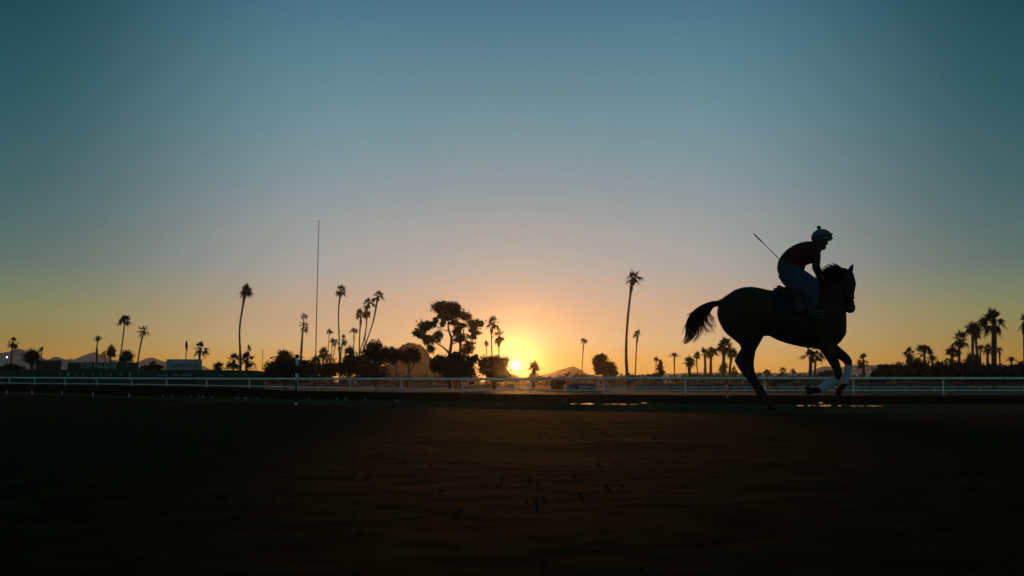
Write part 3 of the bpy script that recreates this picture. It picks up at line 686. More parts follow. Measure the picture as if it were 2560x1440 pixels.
mb.build('board_body', MT['greenboard'], root, smooth=False)
rnd = random.Random(5)
for px, c in zip((150, 171, 190, 208, 232, 253, 278, 301, 325, 346), range(10)):
    mb = MB(); lo, hi = slab(px - 2.2, px + 2.2, 931, 941, Y - .08, .07); mb.box(lo, hi); mb.build('number_panel', MT['greyletter'] if c not in (8, 1) else MT['letter'], root, smooth=False)
for x0, x1, y0, y1 in ((395, 420, 936, 940), (428, 448, 936.5, 940), (455, 480, 936.5, 940.5), (458, 478, 931.5, 934), (545, 560, 937, 940)):
    mb = MB(); lo, hi = slab(x0, x1, y0, y1, Y - .08, .07); mb.box(lo, hi); mb.build('sponsor_strip', MT['greyletter'], root, smooth=False)
for k, (px, py, r) in enumerate(((658.5, 932, 3.2), (663, 939, 2.6))):  # balls added at the board's end to give orange sun glints
    mb = MB(); mb.ball(at(px, py, Y + .4), r * Y / F, 16, 10); mb.build('glint_ball', MT['steel'], root)

def textobj(txt, size, loc, m, parent, name, sx=1.0, extr=.02):
    cu = bpy.data.curves.new(name, 'FONT'); cu.body = txt; cu.size = size; cu.extrude = extr; cu.align_x = 'CENTER'; cu.align_y = 'CENTER'; cu.space_character = 1.05
    t = bpy.data.objects.new(name + '_t', cu); COL.objects.link(t)
    dg = bpy.context.evaluated_depsgraph_get(); dg.update()
    me = bpy.data.meshes.new_from_object(t.evaluated_get(dg)); bpy.data.objects.remove(t)
    me.name = name; me.materials.clear(); me.materials.append(m)
    o = bpy.data.objects.new(name, me); COL.objects.link(o); o.parent = parent
    o.location = Vector(loc) - world_loc(parent); o.rotation_euler = (math.pi / 2, 0, 0); o.scale = (sx, 1, 1)
    return o
def board(name, x0, x1, y0, y1, Y, m, label, cat, txt=None, tm=None, size=None, tx=None, ty=None, sx=1.0):
    lo, hi = slab(x0, x1, y0, y1, Y, .25); c = Vector(((lo[0] + hi[0]) / 2, Y, INF))
    root = thing(name, c, label, cat)
    mb = MB(); mb.box(lo, hi); mb.build('panel', m, root, smooth=False)
    for fx in (.15, .85):
        x = lo[0] + (hi[0] - lo[0]) * fx; mb = MB(); mb.box((x - .08, Y + .26, INF), (x + .08, Y + .42, hi[2] - .1)); mb.build('support_post', MT['darkmetal'], root, smooth=False)
    if txt: textobj(txt, size * Y / F, at(tx, ty, Y - .06), tm, root, 'lettering', sx)
    return root
board('header_sign', 168, 345, 906, 927, 153, MT['greenboard'], 'dark green sign with pale capital letters standing on top of the green board', 'sign', 'TURF PARADISE', MT['letter'], 19, 246, 915.5, .66)
board('brown_board', 88, 152, 901, 927, 153, MT['brownboard'], 'plain brown panel on top of the green board at far left', 'sign')
r_ = board('billboard', 415, 504, 898, 927, 153, MT['whiteboard'], 'pale grey billboard with faint lettering standing on the green board', 'billboard')
rnd = random.Random(8)
for k, px in enumerate([428, 433, 438, 443, 449, 456, 461, 466, 470, 478, 483, 488, 493]):
    lo, hi = slab(px - 1.5, px + 1.5 + rnd.uniform(-.4, .5), 909 + rnd.uniform(0, 1.5), 918, 153 - .06, .05); mb = MB(); mb.box(lo, hi); mb.build('faded_letter', MT['greyletter'], r_, smooth=False)

# floodlight that is lit, far left
b0 = at(17, 952, 155); b0.z = INF
root = thing('floodlight', b0, 'small lit white floodlight on a thin pole at the far left', 'floodlight')
mb = MB(); mb.tube([Vector((b0.x, b0.y, INF)), at(17.6, 893, 155)], [.07, .06], 8); mb.build('pole', MT['darkmetal'], root)
mb = MB(); mb.ball(at(17.5, 893, 155), .08, 10, 8); mb.build('lamp', MT['lamp'], root)

# thin mast, street poles
def pole(name, pts, Y, label, cat, m='darkmetal', head=None, group=None):
    base = at(pts[-1][0], 952, Y); base.z = INF
    root = thing(name, base, label, cat, group)
    P = [at(x, y, Y) for x, y, r in pts]; P.append(Vector((P[-1].x, Y, INF - .05))); rr = [r * Y / F for x, y, r in pts]; rr.append(rr[-1])
    mb = MB(); mb.tube(P, rr, 8); mb.build('pole', MT[m], root)
    if head:
        mb = MB(); c = at(head[0], head[1], Y); q = head[2] * Y / F
        mb.ball(c, q, 10, 8, 1.0, 1.0, head[3]); mb.build('head', MT[m], root)
    return root
pole('mast', [(797, 552, .7), (795, 640, .9), (792, 760, 1.1), (790, 860, 1.25), (788, 935, 1.4)], 140, 'very tall thin bare mast rising high above all the palms', 'mast', head=(797, 552, 1.2, 1.5))
pole('lamp_post', [(657, 877, .6), (656, 900, .7), (655, 928, .8)], 165, 'thin lamp post by the end of the green board', 'lamp post', head=(657, 876, 1.6, .8))
pole('lamp_post', [(1284, 924, .8), (1284, 945, .9), (1283, 968, 1.0)], 130, 'thin post standing straight below the sun', 'lamp post', head=(1284, 922, 1.6, .7))
root = pole('aerial', [(638, 908, .4), (638, 925, .5)], 165, 'tiny tripod aerial between the broad short palm and the lamp post', 'aerial', head=(638, 908, .8, 1))
mb = MB()
for dx in (-5, 5): mb.tube([at(638, 916, 165), at(638 + dx, 926, 165)], .035, 6)
mb.build('stay', MT['darkmetal'], root)

# far white rail, barns and cars beyond the infield
def far_rail(x0, x1, y, Y, label):
    a = at(x0, y, Y); b = at(x1, y, Y); c = (a + b) / 2
    root = thing('far_rail', Vector((c.x, Y, INF)), label, 'rail')
    mb = MB(); mb.tube([a, b], .035, 6); mb.build('top_rail', MT['rail'], root)
    n = int((b.x - a.x) / 4)
    for k in range(min(n, 60) + 1):
        x = a.x + (b.x - a.x) * k / n; mb = MB(); mb.tube([(x, Y, INF), (x, Y, a.z)], .025, 6); mb.build('post', MT['rail'], root)
far_rail(1450, 2560, 967.5, 95, 'low white rail of the inner course seen beneath the main rail')
GB2 = 'low pale stable buildings far beyond the rail'
for i, (x0, x1, y0, y1, lb) in enumerate([(1425, 1490, 960, 965, 'faint low pale building right of the small round bush'), (1600, 1700, 962, 967, 'long low pale building right of the tallest curved palm'), (1725, 1815, 960, 966.5, 'brightest low pale building behind the rail under the stout palm pair'),
                         (1832, 1905, 961, 967, 'low pale building behind the rail at the hind legs'), (1978, 2035, 958, 966, 'low pale building behind the folded foreleg'), (2150, 2300, 961, 966, 'long low pale building right of the white bandages'), (2330, 2420, 960, 965, 'low pale building below the right hand bushes')]):
    Y = 112; a = at(x0, y1, Y); b = at(x1, y0, Y)
    root = thing('stable_building', Vector(((a.x + b.x) / 2, Y, INF)), lb, 'building', GB2)
    mb = MB(); mb.box((a.x, Y, INF), (b.x, Y + 6, b.z)); mb.build('wall', MT['barn'], root, smooth=False)
    mb = MB(); z0 = b.z + .003; mb.v = [Vector(p) for p in ((a.x - .2, Y - .3, z0), (b.x + .2, Y - .3, z0), (b.x + .2, Y + 6.3, z0), (a.x - .2, Y + 6.3, z0), (a.x - .2, Y + 3, z0 + .10), (b.x + .2, Y + 3, z0 + .10))]
    mb.f = [(0, 1, 5, 4), (2, 3, 4, 5), (0, 4, 3), (1, 2, 5), (0, 3, 2, 1)]; mb.build('roof', MT['brownboard'], root, smooth=False)
    n = max(2, int((b.x - a.x) / 1.8)); 
    for k in range(n):
        x = a.x + (b.x - a.x) * (k + .5) / n; mb = MB(); mb.box((x - .12, Y - .02, INF), (x + .12, Y - .002, b.z - .10)); mb.build('door', MT['brownboard'], root, smooth=False)

# ------------------------------------------------------------------ the main rail
TOPY = [(-600, 942), (0, 944), (322, 946), (617, 947), (1000, 947), (1290, 948), (1500, 945.5), (1900, 945.5), (2560, 946)]
LOWY = [(-600, 954), (0, 957.5), (322, 960.5), (617, 965), (740, 968), (1150, 974), (1500, 975.5), (2560, 976)]
POSTS = [-560, -380, -220, -130, -50, 17, 80, 155, 235, 322, 410, 510, 617, 738, 868, 997, 1150, 1322, 1505, 1712, 1912, 2135, 2362, 2590, 2820, 3060, 3300]
base = at(1280, 952, 38); base.z = edge_pt(1280).z
root = thing('running_rail', base, 'long white plastic running rail with curved posts beside the dirt track', 'rail')
def rail_pt(px, tab, dy=0.0): return at(px, interp(tab, px), interp(RAILZ, px) + dy)
mb = MB(); P = [rail_pt(px, TOPY) for px in range(-600, 3401, 20)]; mb.tube(P, .043, 10); mb.build('top_rail', MT['rail'], root)
mb = MB(); P = [rail_pt(px, LOWY, .1) for px in range(-600, 3401, 20)]; mb.tube(P, .022, 8); mb.build('lower_rail', MT['rail'], root)
for px in POSTS:
    t1 = rail_pt(px - 5, TOPY); t2 = rail_pt(px + 5, TOPY); tg = (t2 - t1).normalized(); nrm = Vector((tg.y, -tg.x, 0)).normalized()   # towards the track
    if nrm.y > 0: nrm = -nrm
    top = rail_pt(px, TOPY); foot = top - nrm * .17; zf = edge_pt(px).z - .06
    hh = top.z - zf
    pts = [Vector((foot.x, foot.y, zf)), Vector((foot.x, foot.y, zf + hh * .55)), Vector((foot.x, foot.y, zf + hh * .76)) + nrm * .02, Vector((foot.x, foot.y, zf + hh * .90)) + nrm * .07, Vector((top.x, top.y, top.z - .01))]
    mb = MB(); mb.tube(pts, [.030, .028, .028, .027, .025], 8); mb.build('post', MT['rail'], root)

for px in POSTS[::2]:
    c0 = rail_pt(px + 14, TOPY); c1 = rail_pt(px + 22, TOPY); mb = MB(); mb.tube([c0, c0.lerp(c1, .5 * (34 / c0.y))], .049, 10); mb.build('rail_coupling', MT['rail'], root)
# short stakes in the verge
GS = 'short pale stakes in the verge'
STK = [(17, 976, 8, 2), (80, 976, 10, 2), (155, 978, 9, 2), (232, 981, 11, 2), (322, 984, 9, 2.2), (408, 986, 6, 1.5), (431, 987, 5, 1.3), (478, 988, 6, 1.2), (497, 988, 5, 1.2), (507, 987, 8, 2), (531, 991, 5, 1.2), (588, 992, 5, 1.2),
       (595, 992, 6, 1.2), (613, 992, 6, 1.4), (644, 992, 5, 1.4), (772, 995, 5, 1.3), (842, 995, 5, 1.3), (864, 995, 7, 2.2), (913, 996, 6, 1.5), (990, 999, 5, 1.2), (995, 999, 6, 1.5)]
SL = ['short pale stake at the far left below the first rail post', 'short pale stake below the second rail post', 'short pale stake below the third rail post', 'broad pale stake below the rail post under the header sign', 'pale stake below the rail post right of the header sign',
      'small stake below the rail post left of the billboard', 'small stake below the left end of the billboard', 'thin stake below the middle of the billboard', 'thin stake below the right end of the billboard', 'broad stake right of the billboard in the verge',
      'thin stake left of the broad short palms', 'left thin stake of two close together below the tallest bent palm', 'right thin stake of two close together below the tallest bent palm', 'pale stake below the rail post by the tallest bent palm', 'thin stake just left of the end of the green board',
      'thin stake right of the striped marker pole', 'thin stake below the small thin palms', 'broad pale stake below the tall solitary palm', 'thin stake below the fanned trio', 'left stake of the touching pair left of the umbrella tree', 'right stake of the touching pair left of the umbrella tree']
for (px, y, h, w), lb in zip(STK, SL):
    fy = max(interp(FOOT_Y, px) + 1.5, y + h); Y = CAMZ * F / (fy - HORIZON); p = at(px, fy, Y); t = at(px, y, Y)
    mb = MB(); r = w * .5 * Y / F
    mb.tube([Vector((p.x, Y, 0)), Vector((t.x, Y, t.z - r)), Vector((t.x, Y, t.z))], [r, r, r * .5], 8)
    o = mb.build('stake', MT['rail'], loc=(p.x, Y, 0)); tag(o, lb, 'stake', GS)

# striped furlong pole with a ball on top
Y = 17.8 ; Y = CAMZ * F / (1012 - HORIZON)
def mk(px, y): return at(px, y, Y)
base = mk(741, 1012); base.z = 0
root = thing('marker_pole', base, 'black and white striped marker pole topped by a dark ball', 'marker pole')
r = 3.2 * Y / F
for y0, y1, m in ((1006, 1012, 'white'), (952, 1006, 'black'), (933, 952, 'white'), (915, 933, 'black'), (897, 915, 'white')):
    mb = MB(); xa = 741 + (y0 - 950) * -.02 + 1.2 * (y0 < 940); xb = 741 + (y1 - 950) * -.02 + 1.2 * (y1 < 940)
    mb.tube([mk(xb, y1), mk(xa, y0)], [r * (1.15 if m == 'white' else .95)] * 2, 12); mb.build('white_band' if m == 'white' else 'black_band', MT[m], root)
mb = MB(); mb.ball(mk(743, 891), 5.4 * Y / F, 16, 12); mb.build('ball', MT['black'], root)

# orange stake catching the sun, and sprinklers
Y = 24.0; b0 = at(1818, 952, Y); b0.z = -.12
root = thing('reflector_stake', b0, 'thin stake with a glowing orange tip left of the hind legs', 'stake')
mb = MB(); mb.tube([b0, at(1818.5, 977, Y)], .012, 8); mb.build('shaft', MT['darkmetal'], root)
mb = MB(); mb.tube([at(1818.5, 976.5, Y), at(1818, 960, Y)], .022, 10); mb.build('orange_tip', MT['orange'], root)
mb = MB(); mb.tube([at(1819, 994, Y), at(1819, 989, Y)], .015, 8); mb.build('white_collar', MT['white'], root)
for px, y0, fy, lb in ((1410, 1000, 1024, 'small dark sprinkler post beside the left end of the puddles'), (1602, 1000, 1024, 'small dark sprinkler post at the right end of the left puddles'), (2045, 993, 1026, 'small dark sprinkler post under the folded foreleg')):
    Y = CAMZ * F / (fy - HORIZON); b0 = at(px, fy, Y); b0.z = 0
    root = thing('sprinkler', b0, lb, 'sprinkler', 'sprinkler posts by the puddles')
    mb = MB(); mb.tube([b0, at(px, y0 + 3, Y)], 1.8 * Y / F, 8); mb.build('riser', MT['darkmetal'], root)
    mb = MB(); mb.ball(at(px, y0 + 2, Y), 2.6 * Y / F, 10, 8, 1.3, 1, .8); mb.build('nozzle', MT['darkmetal'], root)

# ------------------------------------------------------------------ the horse
HY = 14.0             # distance of the horse's mid plane
K = 2.823
HS = HY / F           # metres per photo pixel there
HC = at(1930, 900, HY); NV = Vector((HC.x, HC.y, 0)).normalized(); TV = Vector((NV.y, -NV.x, 0))   # away from the camera / heading
def h(X, Yc, dy=0.0):
    """crop coordinates of the horse -> world, dy = sideways offset (+ away from the camera)"""
    o_ = Vector((0, 0, CAMZ)); d_ = at(1660 + X / K, 540 + Yc / K, HY) - o_
    t = NV.dot(HC - o_) / NV.dot(d_); return o_ + d_ * t + NV * dy
def ell(a, b, hw, dy=0.0, n=20, pw=1.0):
    """ellipse ring between contour points a and b with half width hw"""
    A = h(a[0], a[1]); B = h(b[0], b[1]); c = (A + B) / 2; r = (A - B) / 2; out = []
    for k in range(n):
        t = 2 * math.pi * k / n; ct, st = math.cos(t), math.sin(t)
        st = math.copysign(abs(st) ** pw, st)
        out.append(c + r * ct + NV * (dy + hw * st))
    return out
def limb(mb, L, dy):
    rs = []
    for i, q in enumerate(L):
        d = dy(i / (len(L) - 1)) if callable(dy) else dy
        rs.append(ell(q[0], q[1], q[2], d, 16))
    # refine between the given rings so bends stay smooth
    out = []
    for i in range(len(rs) - 1):
        for k in range(3):
            t = k / 3.0; out.append([a.lerp(b, t) for a, b in zip(rs[i], rs[i + 1])])
    out.append(rs[-1]); mb.rings(out)
foot0 = h(770, 1376); foot0.z = 0
horse = thing('horse', foot0, 'dark bay racehorse cantering to the right with a rider, white bandages on its forelegs', 'horse')
TR = [(375, 668, 712, .05), (383, 632, 735, .12), (395, 594, 762, .17), (415, 578, 800, .21), (440, 560, 832, .24), (500, 520, 880, .28), (560, 502, 893, .29), (620, 498, 885, .285), (680, 508, 852, .27), (740, 522, 846, .285), (800, 528, 876, .31),
      (860, 528, 898, .32), (920, 522, 913, .32), (980, 508, 926, .305), (1040, 494, 933, .28), (1100, 492, 944, .25), (1160, 520, 942, .235), (1210, 580, 917, .21), (1245, 630, 892, .18), (1266, 650, 862, .14), (1279, 668, 845, .10), (1287, 690, 825, .055)]
mb = MB()
mb.rings([ell((X, t), (X, b), w, 0, 28, .9) for X, t, b, w in TR])
NECK = [((1000, 520), (1170, 910), .21), ((1060, 484), (1240, 868), .175), ((1105, 448), (1280, 790), .14), ((1148, 412), (1286, 705), .12), ((1192, 380), (1276, 620), .10), ((1240, 364), (1290, 560), .088), ((1284, 368), (1310, 490), .08), ((1312, 392), (1322, 450), .05)]
limb(mb, NECK, 0)
HEAD = [((1316, 376), (1275, 388), .05), ((1330, 392), (1248, 420), .078), ((1340, 412), (1232, 455), .092), ((1350, 446), (1226, 500), .100), ((1357, 478), (1228, 545), .095), ((1354, 498), (1236, 570), .085), ((1346, 530), (1252, 592), .070), ((1342, 565), (1266, 612), .060),
        ((1340, 595), (1277, 634), .054), ((1346, 620), (1285, 655), .057), ((1352, 642), (1290, 672), .058), ((1350, 664), (1296, 682), .050), ((1338, 680), (1308, 688), .030)]
limb(mb, HEAD, 0)
for sd in (-1, 1):       # ears, eyes, nostrils
    rs = []
    for a, b_, w in (((1334, 392), (1298, 384), .022), ((1336, 372), (1308, 370), .026), ((1338, 352), (1320, 352), .018), ((1339, 336), (1332, 340), .008), ((1338, 326), (1336, 329), .003)):
        rs.append(ell(a, b_, w, sd * .045 + .0, 10))
    if sd == 1: rs = [[p - TV * .012 for p in r] for r in rs]
    mb.rings(rs)
    mb.ball(h(1312, 452, sd * .083), .022, 10, 8)
# hind legs
HA = [((640, 600), (420, 700), .13), ((690, 800), (425, 800), .13), ((690, 862), (478, 862), .12), ((665, 912), (533, 908), .095), ((622, 948), (545, 938), .070), ((596, 985), (518, 978), .055), ((588, 1030), (497, 1022), .050), ((592, 1075), (520, 1066), .043), ((604, 1118), (556, 1116), .032), ((640, 1168), (601, 1172), .028),
      ((672, 1218), (637, 1226), .028), ((702, 1258), (662, 1272), .036), ((714, 1284), (682, 1297), .028), ((736, 1294), (692, 1312), .044), ((748, 1330), (694, 1334), .052)]
HB = [((660, 600), (450, 700), .13), ((705, 812), (450, 810), .13), ((702, 850), (500, 872), .12), ((680, 890), (555, 912), .095), ((648, 946), (570, 946), .070), ((640, 990), (568, 988), .055), ((634, 1035), (556, 1035), .050), ((637, 1078), (580, 1082), .041), ((646, 1114), (600, 1122), .031), ((671, 1164), (632, 1174), .028),
      ((701, 1211), (664, 1222), .028), ((730, 1260), (690, 1276), .036), ((748, 1292), (714, 1308), .029), ((768, 1312), (727, 1330), .036), ((784, 1336), (727, 1346), .050), ((803, 1377), (720, 1377), .056)]
limb(mb, HA, lambda t: -.13 + .02 * t); limb(mb, HB, lambda t: .12 - .03 * t)
# forelegs
F1 = [((1225, 800), (1080, 860), .10), ((1226, 905), (1095, 930), .095), ((1262, 938), (1175, 985), .075), ((1292, 963), (1232, 1008), .058), ((1318, 990), (1262, 1028), .050), ((1334, 1022), (1279, 1046), .050), ((1333, 1056), (1284, 1056), .038), ((1322, 1110), (1284, 1104), .028),
      ((1310, 1150), (1270, 1145), .027), ((1300, 1186), (1258, 1182), .030), ((1288, 1212), (1242, 1196), .036), ((1264, 1232), (1228, 1212), .028), ((1262, 1256), (1216, 1222), .040), ((1240, 1282), (1204, 1252), .050)]
F2 = [((1180, 800), (1060, 860), .10), ((1192, 925), (1085, 935), .095), ((1216, 982), (1124, 985), .073), ((1236, 1030), (1160, 1040), .058), ((1250, 1082), (1190, 1090), .050), ((1258, 1124), (1200, 1132), .050), ((1232, 1165), (1192, 1134), .040), ((1190, 1190), (1158, 1156), .028), ((1150, 1212), (1120, 1178), .028),
      ((1118, 1234), (1090, 1202), .031), ((1092, 1250), (1062, 1208), .036), ((1064, 1250), (1044, 1210), .029), ((1040, 1256), (1022, 1200), .043), ((1006, 1266), (990, 1206), .050)]
limb(mb, F1, lambda t: .12 - .01 * t); limb(mb, F2, lambda t: -.12 + .02 * t)
# dock of the tail
limb(mb, [((430, 570), (410, 650), .06), ((392, 590), (390, 636), .045), ((350, 604), (356, 634), .035), ((310, 618), (322, 644), .028)], 0)
remesh('body', mb, MT['horse'], .011, horse, 4)
# bandages on the forelegs
def wrap(L, dy):
    rs = []
    out = MB()
    for i, q in enumerate(L):
        rs.append(ell(q[0], q[1], q[2], dy, 20))
    fine = []
    for i in range(len(rs) - 1):
        for k in range(6):
            t = k / 6.0; g = 1.0 + .035 * ((k + i * 6) % 2)
            r0 = [a.lerp(b_, t) for a, b_ in zip(rs[i], rs[i + 1])]; c = sum(r0, Vector()) / len(r0)
            fine.append([c + (p - c) * g for p in r0])
    fine.append(rs[-1]); out.rings(fine); return out
wrap([((1337, 1050), (1280, 1048), .046), ((1328, 1100), (1276, 1096), .040), ((1314, 1148), (1262, 1142), .040), ((1304, 1188), (1250, 1182), .042)], .11).build('leg_bandage', MT['wrap'], horse)
wrap([((1240, 1170), (1186, 1124), .048), ((1198, 1200), (1148, 1150), .042), ((1156, 1222), (1112, 1178), .040), ((1120, 1246), (1080, 1200), .042)], -.10).build('leg_bandage', MT['wrap'], horse)
# hair
def strand(mb, pts, r0, r1=.0006):
    n = len(pts); mb.tube(pts, [r0 + (r1 - r0) * (i / (n - 1)) ** 1.5 for i in range(n)], 4, False)
def cat_rom(P, t):
    n = len(P) - 1; x = t * n; i = min(int(x), n - 1); u = x - i
    p0 = P[max(i - 1, 0)]; p1 = P[i]; p2 = P[i + 1]; p3 = P[min(i + 2, n)]
    f = lambda a, b, c, d: .5 * (2 * b + (c - a) * u + (2 * a - 5 * b + 4 * c - d) * u * u + (3 * b - a - 3 * c + d) * u ** 3)
    return tuple(f(a, b, c, d) for a, b, c, d in zip(p0, p1, p2, p3))
rnd = random.Random(21); mb = MB()
GUIDE = [(398, 612, 18), (352, 622, 20), (300, 644, 26), (258, 672, 32), (228, 712, 44), (205, 760, 46), (192, 810, 40), (176, 855, 28), (140, 904, 8)]
for k in range(420):
    sx = rnd.uniform(-1, 1); sy = rnd.uniform(-1, 1); t1 = rnd.uniform(.6, 1.0) if abs(sx) > .3 else rnd.uniform(.8, 1.02); t0 = rnd.uniform(0, .35); jit = rnd.uniform(-1, 1)
    pts = []
    for i in range(15):
        t = min(t0 + (t1 - t0) * i / 14, 1.0); gx, gy, gw = cat_rom(GUIDE, t); nx, ny, _ = cat_rom(GUIDE, min(t + .02, 1)); mx, my, _ = cat_rom(GUIDE, max(t - .02, 0))
        tx, ty = nx - mx, ny - my; l = math.hypot(tx, ty) or 1; ox, oy = ty / l, -tx / l
        spread = gw * (sx + .10 * jit * math.sin(t * 9 + jit * 5))
        fl = (i / 14) ** 3 * rnd.uniform(-3, 3)
        pts.append(h(gx + ox * spread + fl, gy + oy * spread + fl, sy * .05 * (1 - .3 * t)))
    strand(mb, pts, .0045)
WISP = [[(345, 640), (318, 690), (345, 735), (385, 775)], [(335, 645), (308, 700), (330, 760), (362, 800)], [(320, 650), (296, 715), (318, 770), (372, 774)], [(330, 640), (322, 690), (352, 722), (330, 740)], [(300, 660), (272, 740), (290, 800), (350, 832)],
        [(300, 660), (268, 750), (270, 810), (258, 852)], [(290, 670), (262, 760), (256, 820), (232, 880)], [(300, 670), (286, 760), (306, 810), (296, 850)], [(280, 670), (250, 780), (240, 840), (206, 896)], [(270, 660), (240, 800), (225, 860), (190, 902)],
        [(310, 655), (300, 730), (330, 790), (355, 828)], [(228, 668), (200, 684), (182, 694), (160, 704)], [(200, 770), (162, 770), (150, 800), (140, 850)], [(205, 800), (166, 835), (150, 870), (128, 904)]]
for w_ in WISP:
    for k in range(13):
        dx, dy_ = rnd.uniform(-13, 13), rnd.uniform(-8, 8); tl = rnd.uniform(.75, 1.0)
        pts = [h(*(lambda c: (c[0] + dx * (.5 + i / 20), c[1] + dy_ * (i / 12)))(cat_rom(w_, i / 12 * tl)), rnd.uniform(-.002, .002) + dx * .004) for i in range(13)]
        strand(mb, pts, .0028)
mb.build('tail', MT['hair'], horse)
mb = MB()
CREST = [(1100, 458), (1125, 436), (1150, 412), (1180, 390), (1210, 374), (1240, 364), (1270, 366), (1298, 374)]
for k in range(520):
    t = rnd.random(); cx, cy = cat_rom(CREST, t)
    # flying up and back
    top = 1.0 - abs(t - .45) * 1.1
    L = (28 + 50 * max(.1, top)) * rnd.uniform(.45, 1.2); a = R(rnd.uniform(100, 158) if t < .75 else rnd.uniform(130, 175))
    if t > .75: L *= .35
    clump = math.sin(k * .7) * .12
    pts = []
    for i in range(7):
        u = i / 6; aa = a + clump + u * .45; pts.append(h(cx + 6 + math.cos(aa) * L * u, cy + 8 - math.sin(aa) * L * u * .8, rnd.uniform(-.003, .003) - .035 + .07 * ((k * 37 % 100) / 100)))
    strand(mb, pts, .0048)
for k in range(200):     # locks lying on the near side of the neck
    t = rnd.random() * .9; cx, cy = cat_rom(CREST, t); pts = []
    L = rnd.uniform(50, 95)
    for i in range(7):
        u = i / 6; pts.append(h(cx + 4 - u * 14 + 8 * math.sin(u * 4 + k), cy + 6 + u * L, -.03 - .085 * math.sin(min(1, u * 1.6) * 1.57) - .02 * u))
    strand(mb, pts, .005)
for k in range(60):      # forelock
    pts = [h(1318 + u_ * 22 + rnd.uniform(-2, 2) * u_, 380 + u_ * u_ * 46, rnd.uniform(-.02, .02)) for u_ in (0, .25, .5, .75, 1.0)]
    strand(mb, pts, .003)
mb.build('mane', MT['hair'], horse)

# tack -------------------------------------------------------------
def trunk_at(X):
    return (interp([(a, b) for a, b, c, d in TR], X), interp([(a, c) for a, b, c, d in TR], X), interp([(a, d) for a, b, c, d in TR], X))
def over(X, th, off, lift=0.0):
    """point on the barrel at angle th from the top (+ away from the camera), off metres outside it"""
    t, b, w = trunk_at(X); A = h(X, t); B = h(X, b); c = (A + B) / 2; r = (A.z - B.z) / 2
    st = math.copysign(abs(math.sin(th)) ** .9, math.sin(th))
    return c + NV * (st * (w + off)) + Vector((0, 0, math.cos(th) * (r + off + lift)))
def drape(mb, Xs, ths, off, thick, lift=lambda X, t: 0.0):
    outer = [[over(X, th, off + thick, lift(X, th)) for th in ths] for X in Xs]
    inner = [[over(X, th, off, lift(X, th) * .3) for th in ths] for X in Xs]
    mb.grid(outer); mb.grid([list(reversed(r)) for r in inner])
    n = len(ths) - 1
    mb.grid([outer[0], inner[0]]); mb.grid([inner[-1], outer[-1]])
    mb.grid([[r[0] for r in inner], [r[0] for r in outer]]); mb.grid([[r[n] for r in outer], [r[n] for r in inner]])
saddle = thing('saddle', h(900, 520), 'dark exercise saddle with its pad strapped on the horse beneath the rider', 'saddle')
mb = MB(); ths = [R(-84 + i * 7) for i in range(25)]
drape(mb, [776, 800, 830, 870, 910, 950, 990, 1020], ths, .008, .018, lambda X, t: .028 * max(0, 1 - abs(X - 815) / 42.0) * math.cos(t * .9) ** 2 if abs(t) < 1.3 else 0)
mb.build('saddle_pad', MT['pad'], saddle)
mb = MB(); ths = [R(-48 + i * 6) for i in range(17)]
drape(mb, [800, 820, 850, 880, 910, 940, 970, 1000], ths, .030, .022, lambda X, t: (.035 * max(0, 1 - abs(X - 812) / 30.0) + .03 * max(0, 1 - abs(X - 992) / 30.0)) * max(0, math.cos(t * 1.2)))
mb.build('saddle_seat', MT['leather'], saddle)
for sd in (-1, 1):
    mb = MB(); ths = [sd * R(40 + i * 5) for i in range(9)]
    drape(mb, [920, 950, 985, 1020, 1045], ths, .030, .008); mb.build('saddle_flap', MT['leather'], saddle)
for X in (1008, 1048):
    mb = MB(); ths = [R(60 + i * 6) for i in range(41)]
    drape(mb, [X - 7, X + 7], ths, .006, .008); mb.build('girth', MT['leather'], saddle)
# bridle as clothing of the horse
mb = MB()
def band(L, r=.008):
    mb.tube([h(*q) for q in L], r, 6)
for sd in (-1, 1):
    band([(1300, 378, sd * .03), (1285, 400, sd * .082), (1275, 470, sd * .102), (1290, 560, sd * .078), (1306, 635, sd * .062)])
    band([(1336, 410, sd * .02), (1325, 408, sd * .06), (1285, 405, sd * .084)])
    band([(1345, 575, sd * .01), (1338, 580, sd * .045), (1305, 590, sd * .066), (1268, 606, sd * .05), (1262, 612, 0)])
    band([(1285, 405, sd * .084), (1240, 470, sd * .095), (1230, 510, sd * .06), (1228, 520, 0)])
    # breast collar, seen as a faint line
    band([(1150, 700, sd * .20), (1205, 760, sd * .215), (1262, 790, sd * .12), (1282, 796, 0)], .007)
mb.build('bridle', MT['leather'], horse)
mb = MB()
for sd in (-1, 1): mb.ball(h(1307, 640, sd * .062), .016, 12, 8, 1, .4, 1)
mb.tube([h(1307, 640, -.06), h(1307, 640, .06)], .006, 8)
mb.build('bit', MT['metal'], horse)
mb = MB()
for sd in (-1, 1):
    mb.tube([h(1306, 642, sd * .068), h(1262, 590, sd * .12), h(1200, 520, sd * .13), h(1150, 472, sd * .09), h(1134, 462, sd * .06)], .006, 6)
mb.tube([h(1134, 462, -.06), h(1120, 500, -.1), h(1110, 540, -.13), h(1122, 560, -.16)], .006, 6)
o = mb.build('reins', MT['leather'], None, loc=h(1134, 462)); tag(o, 'thin dark reins running from the bit to the hands of the rider', 'reins')

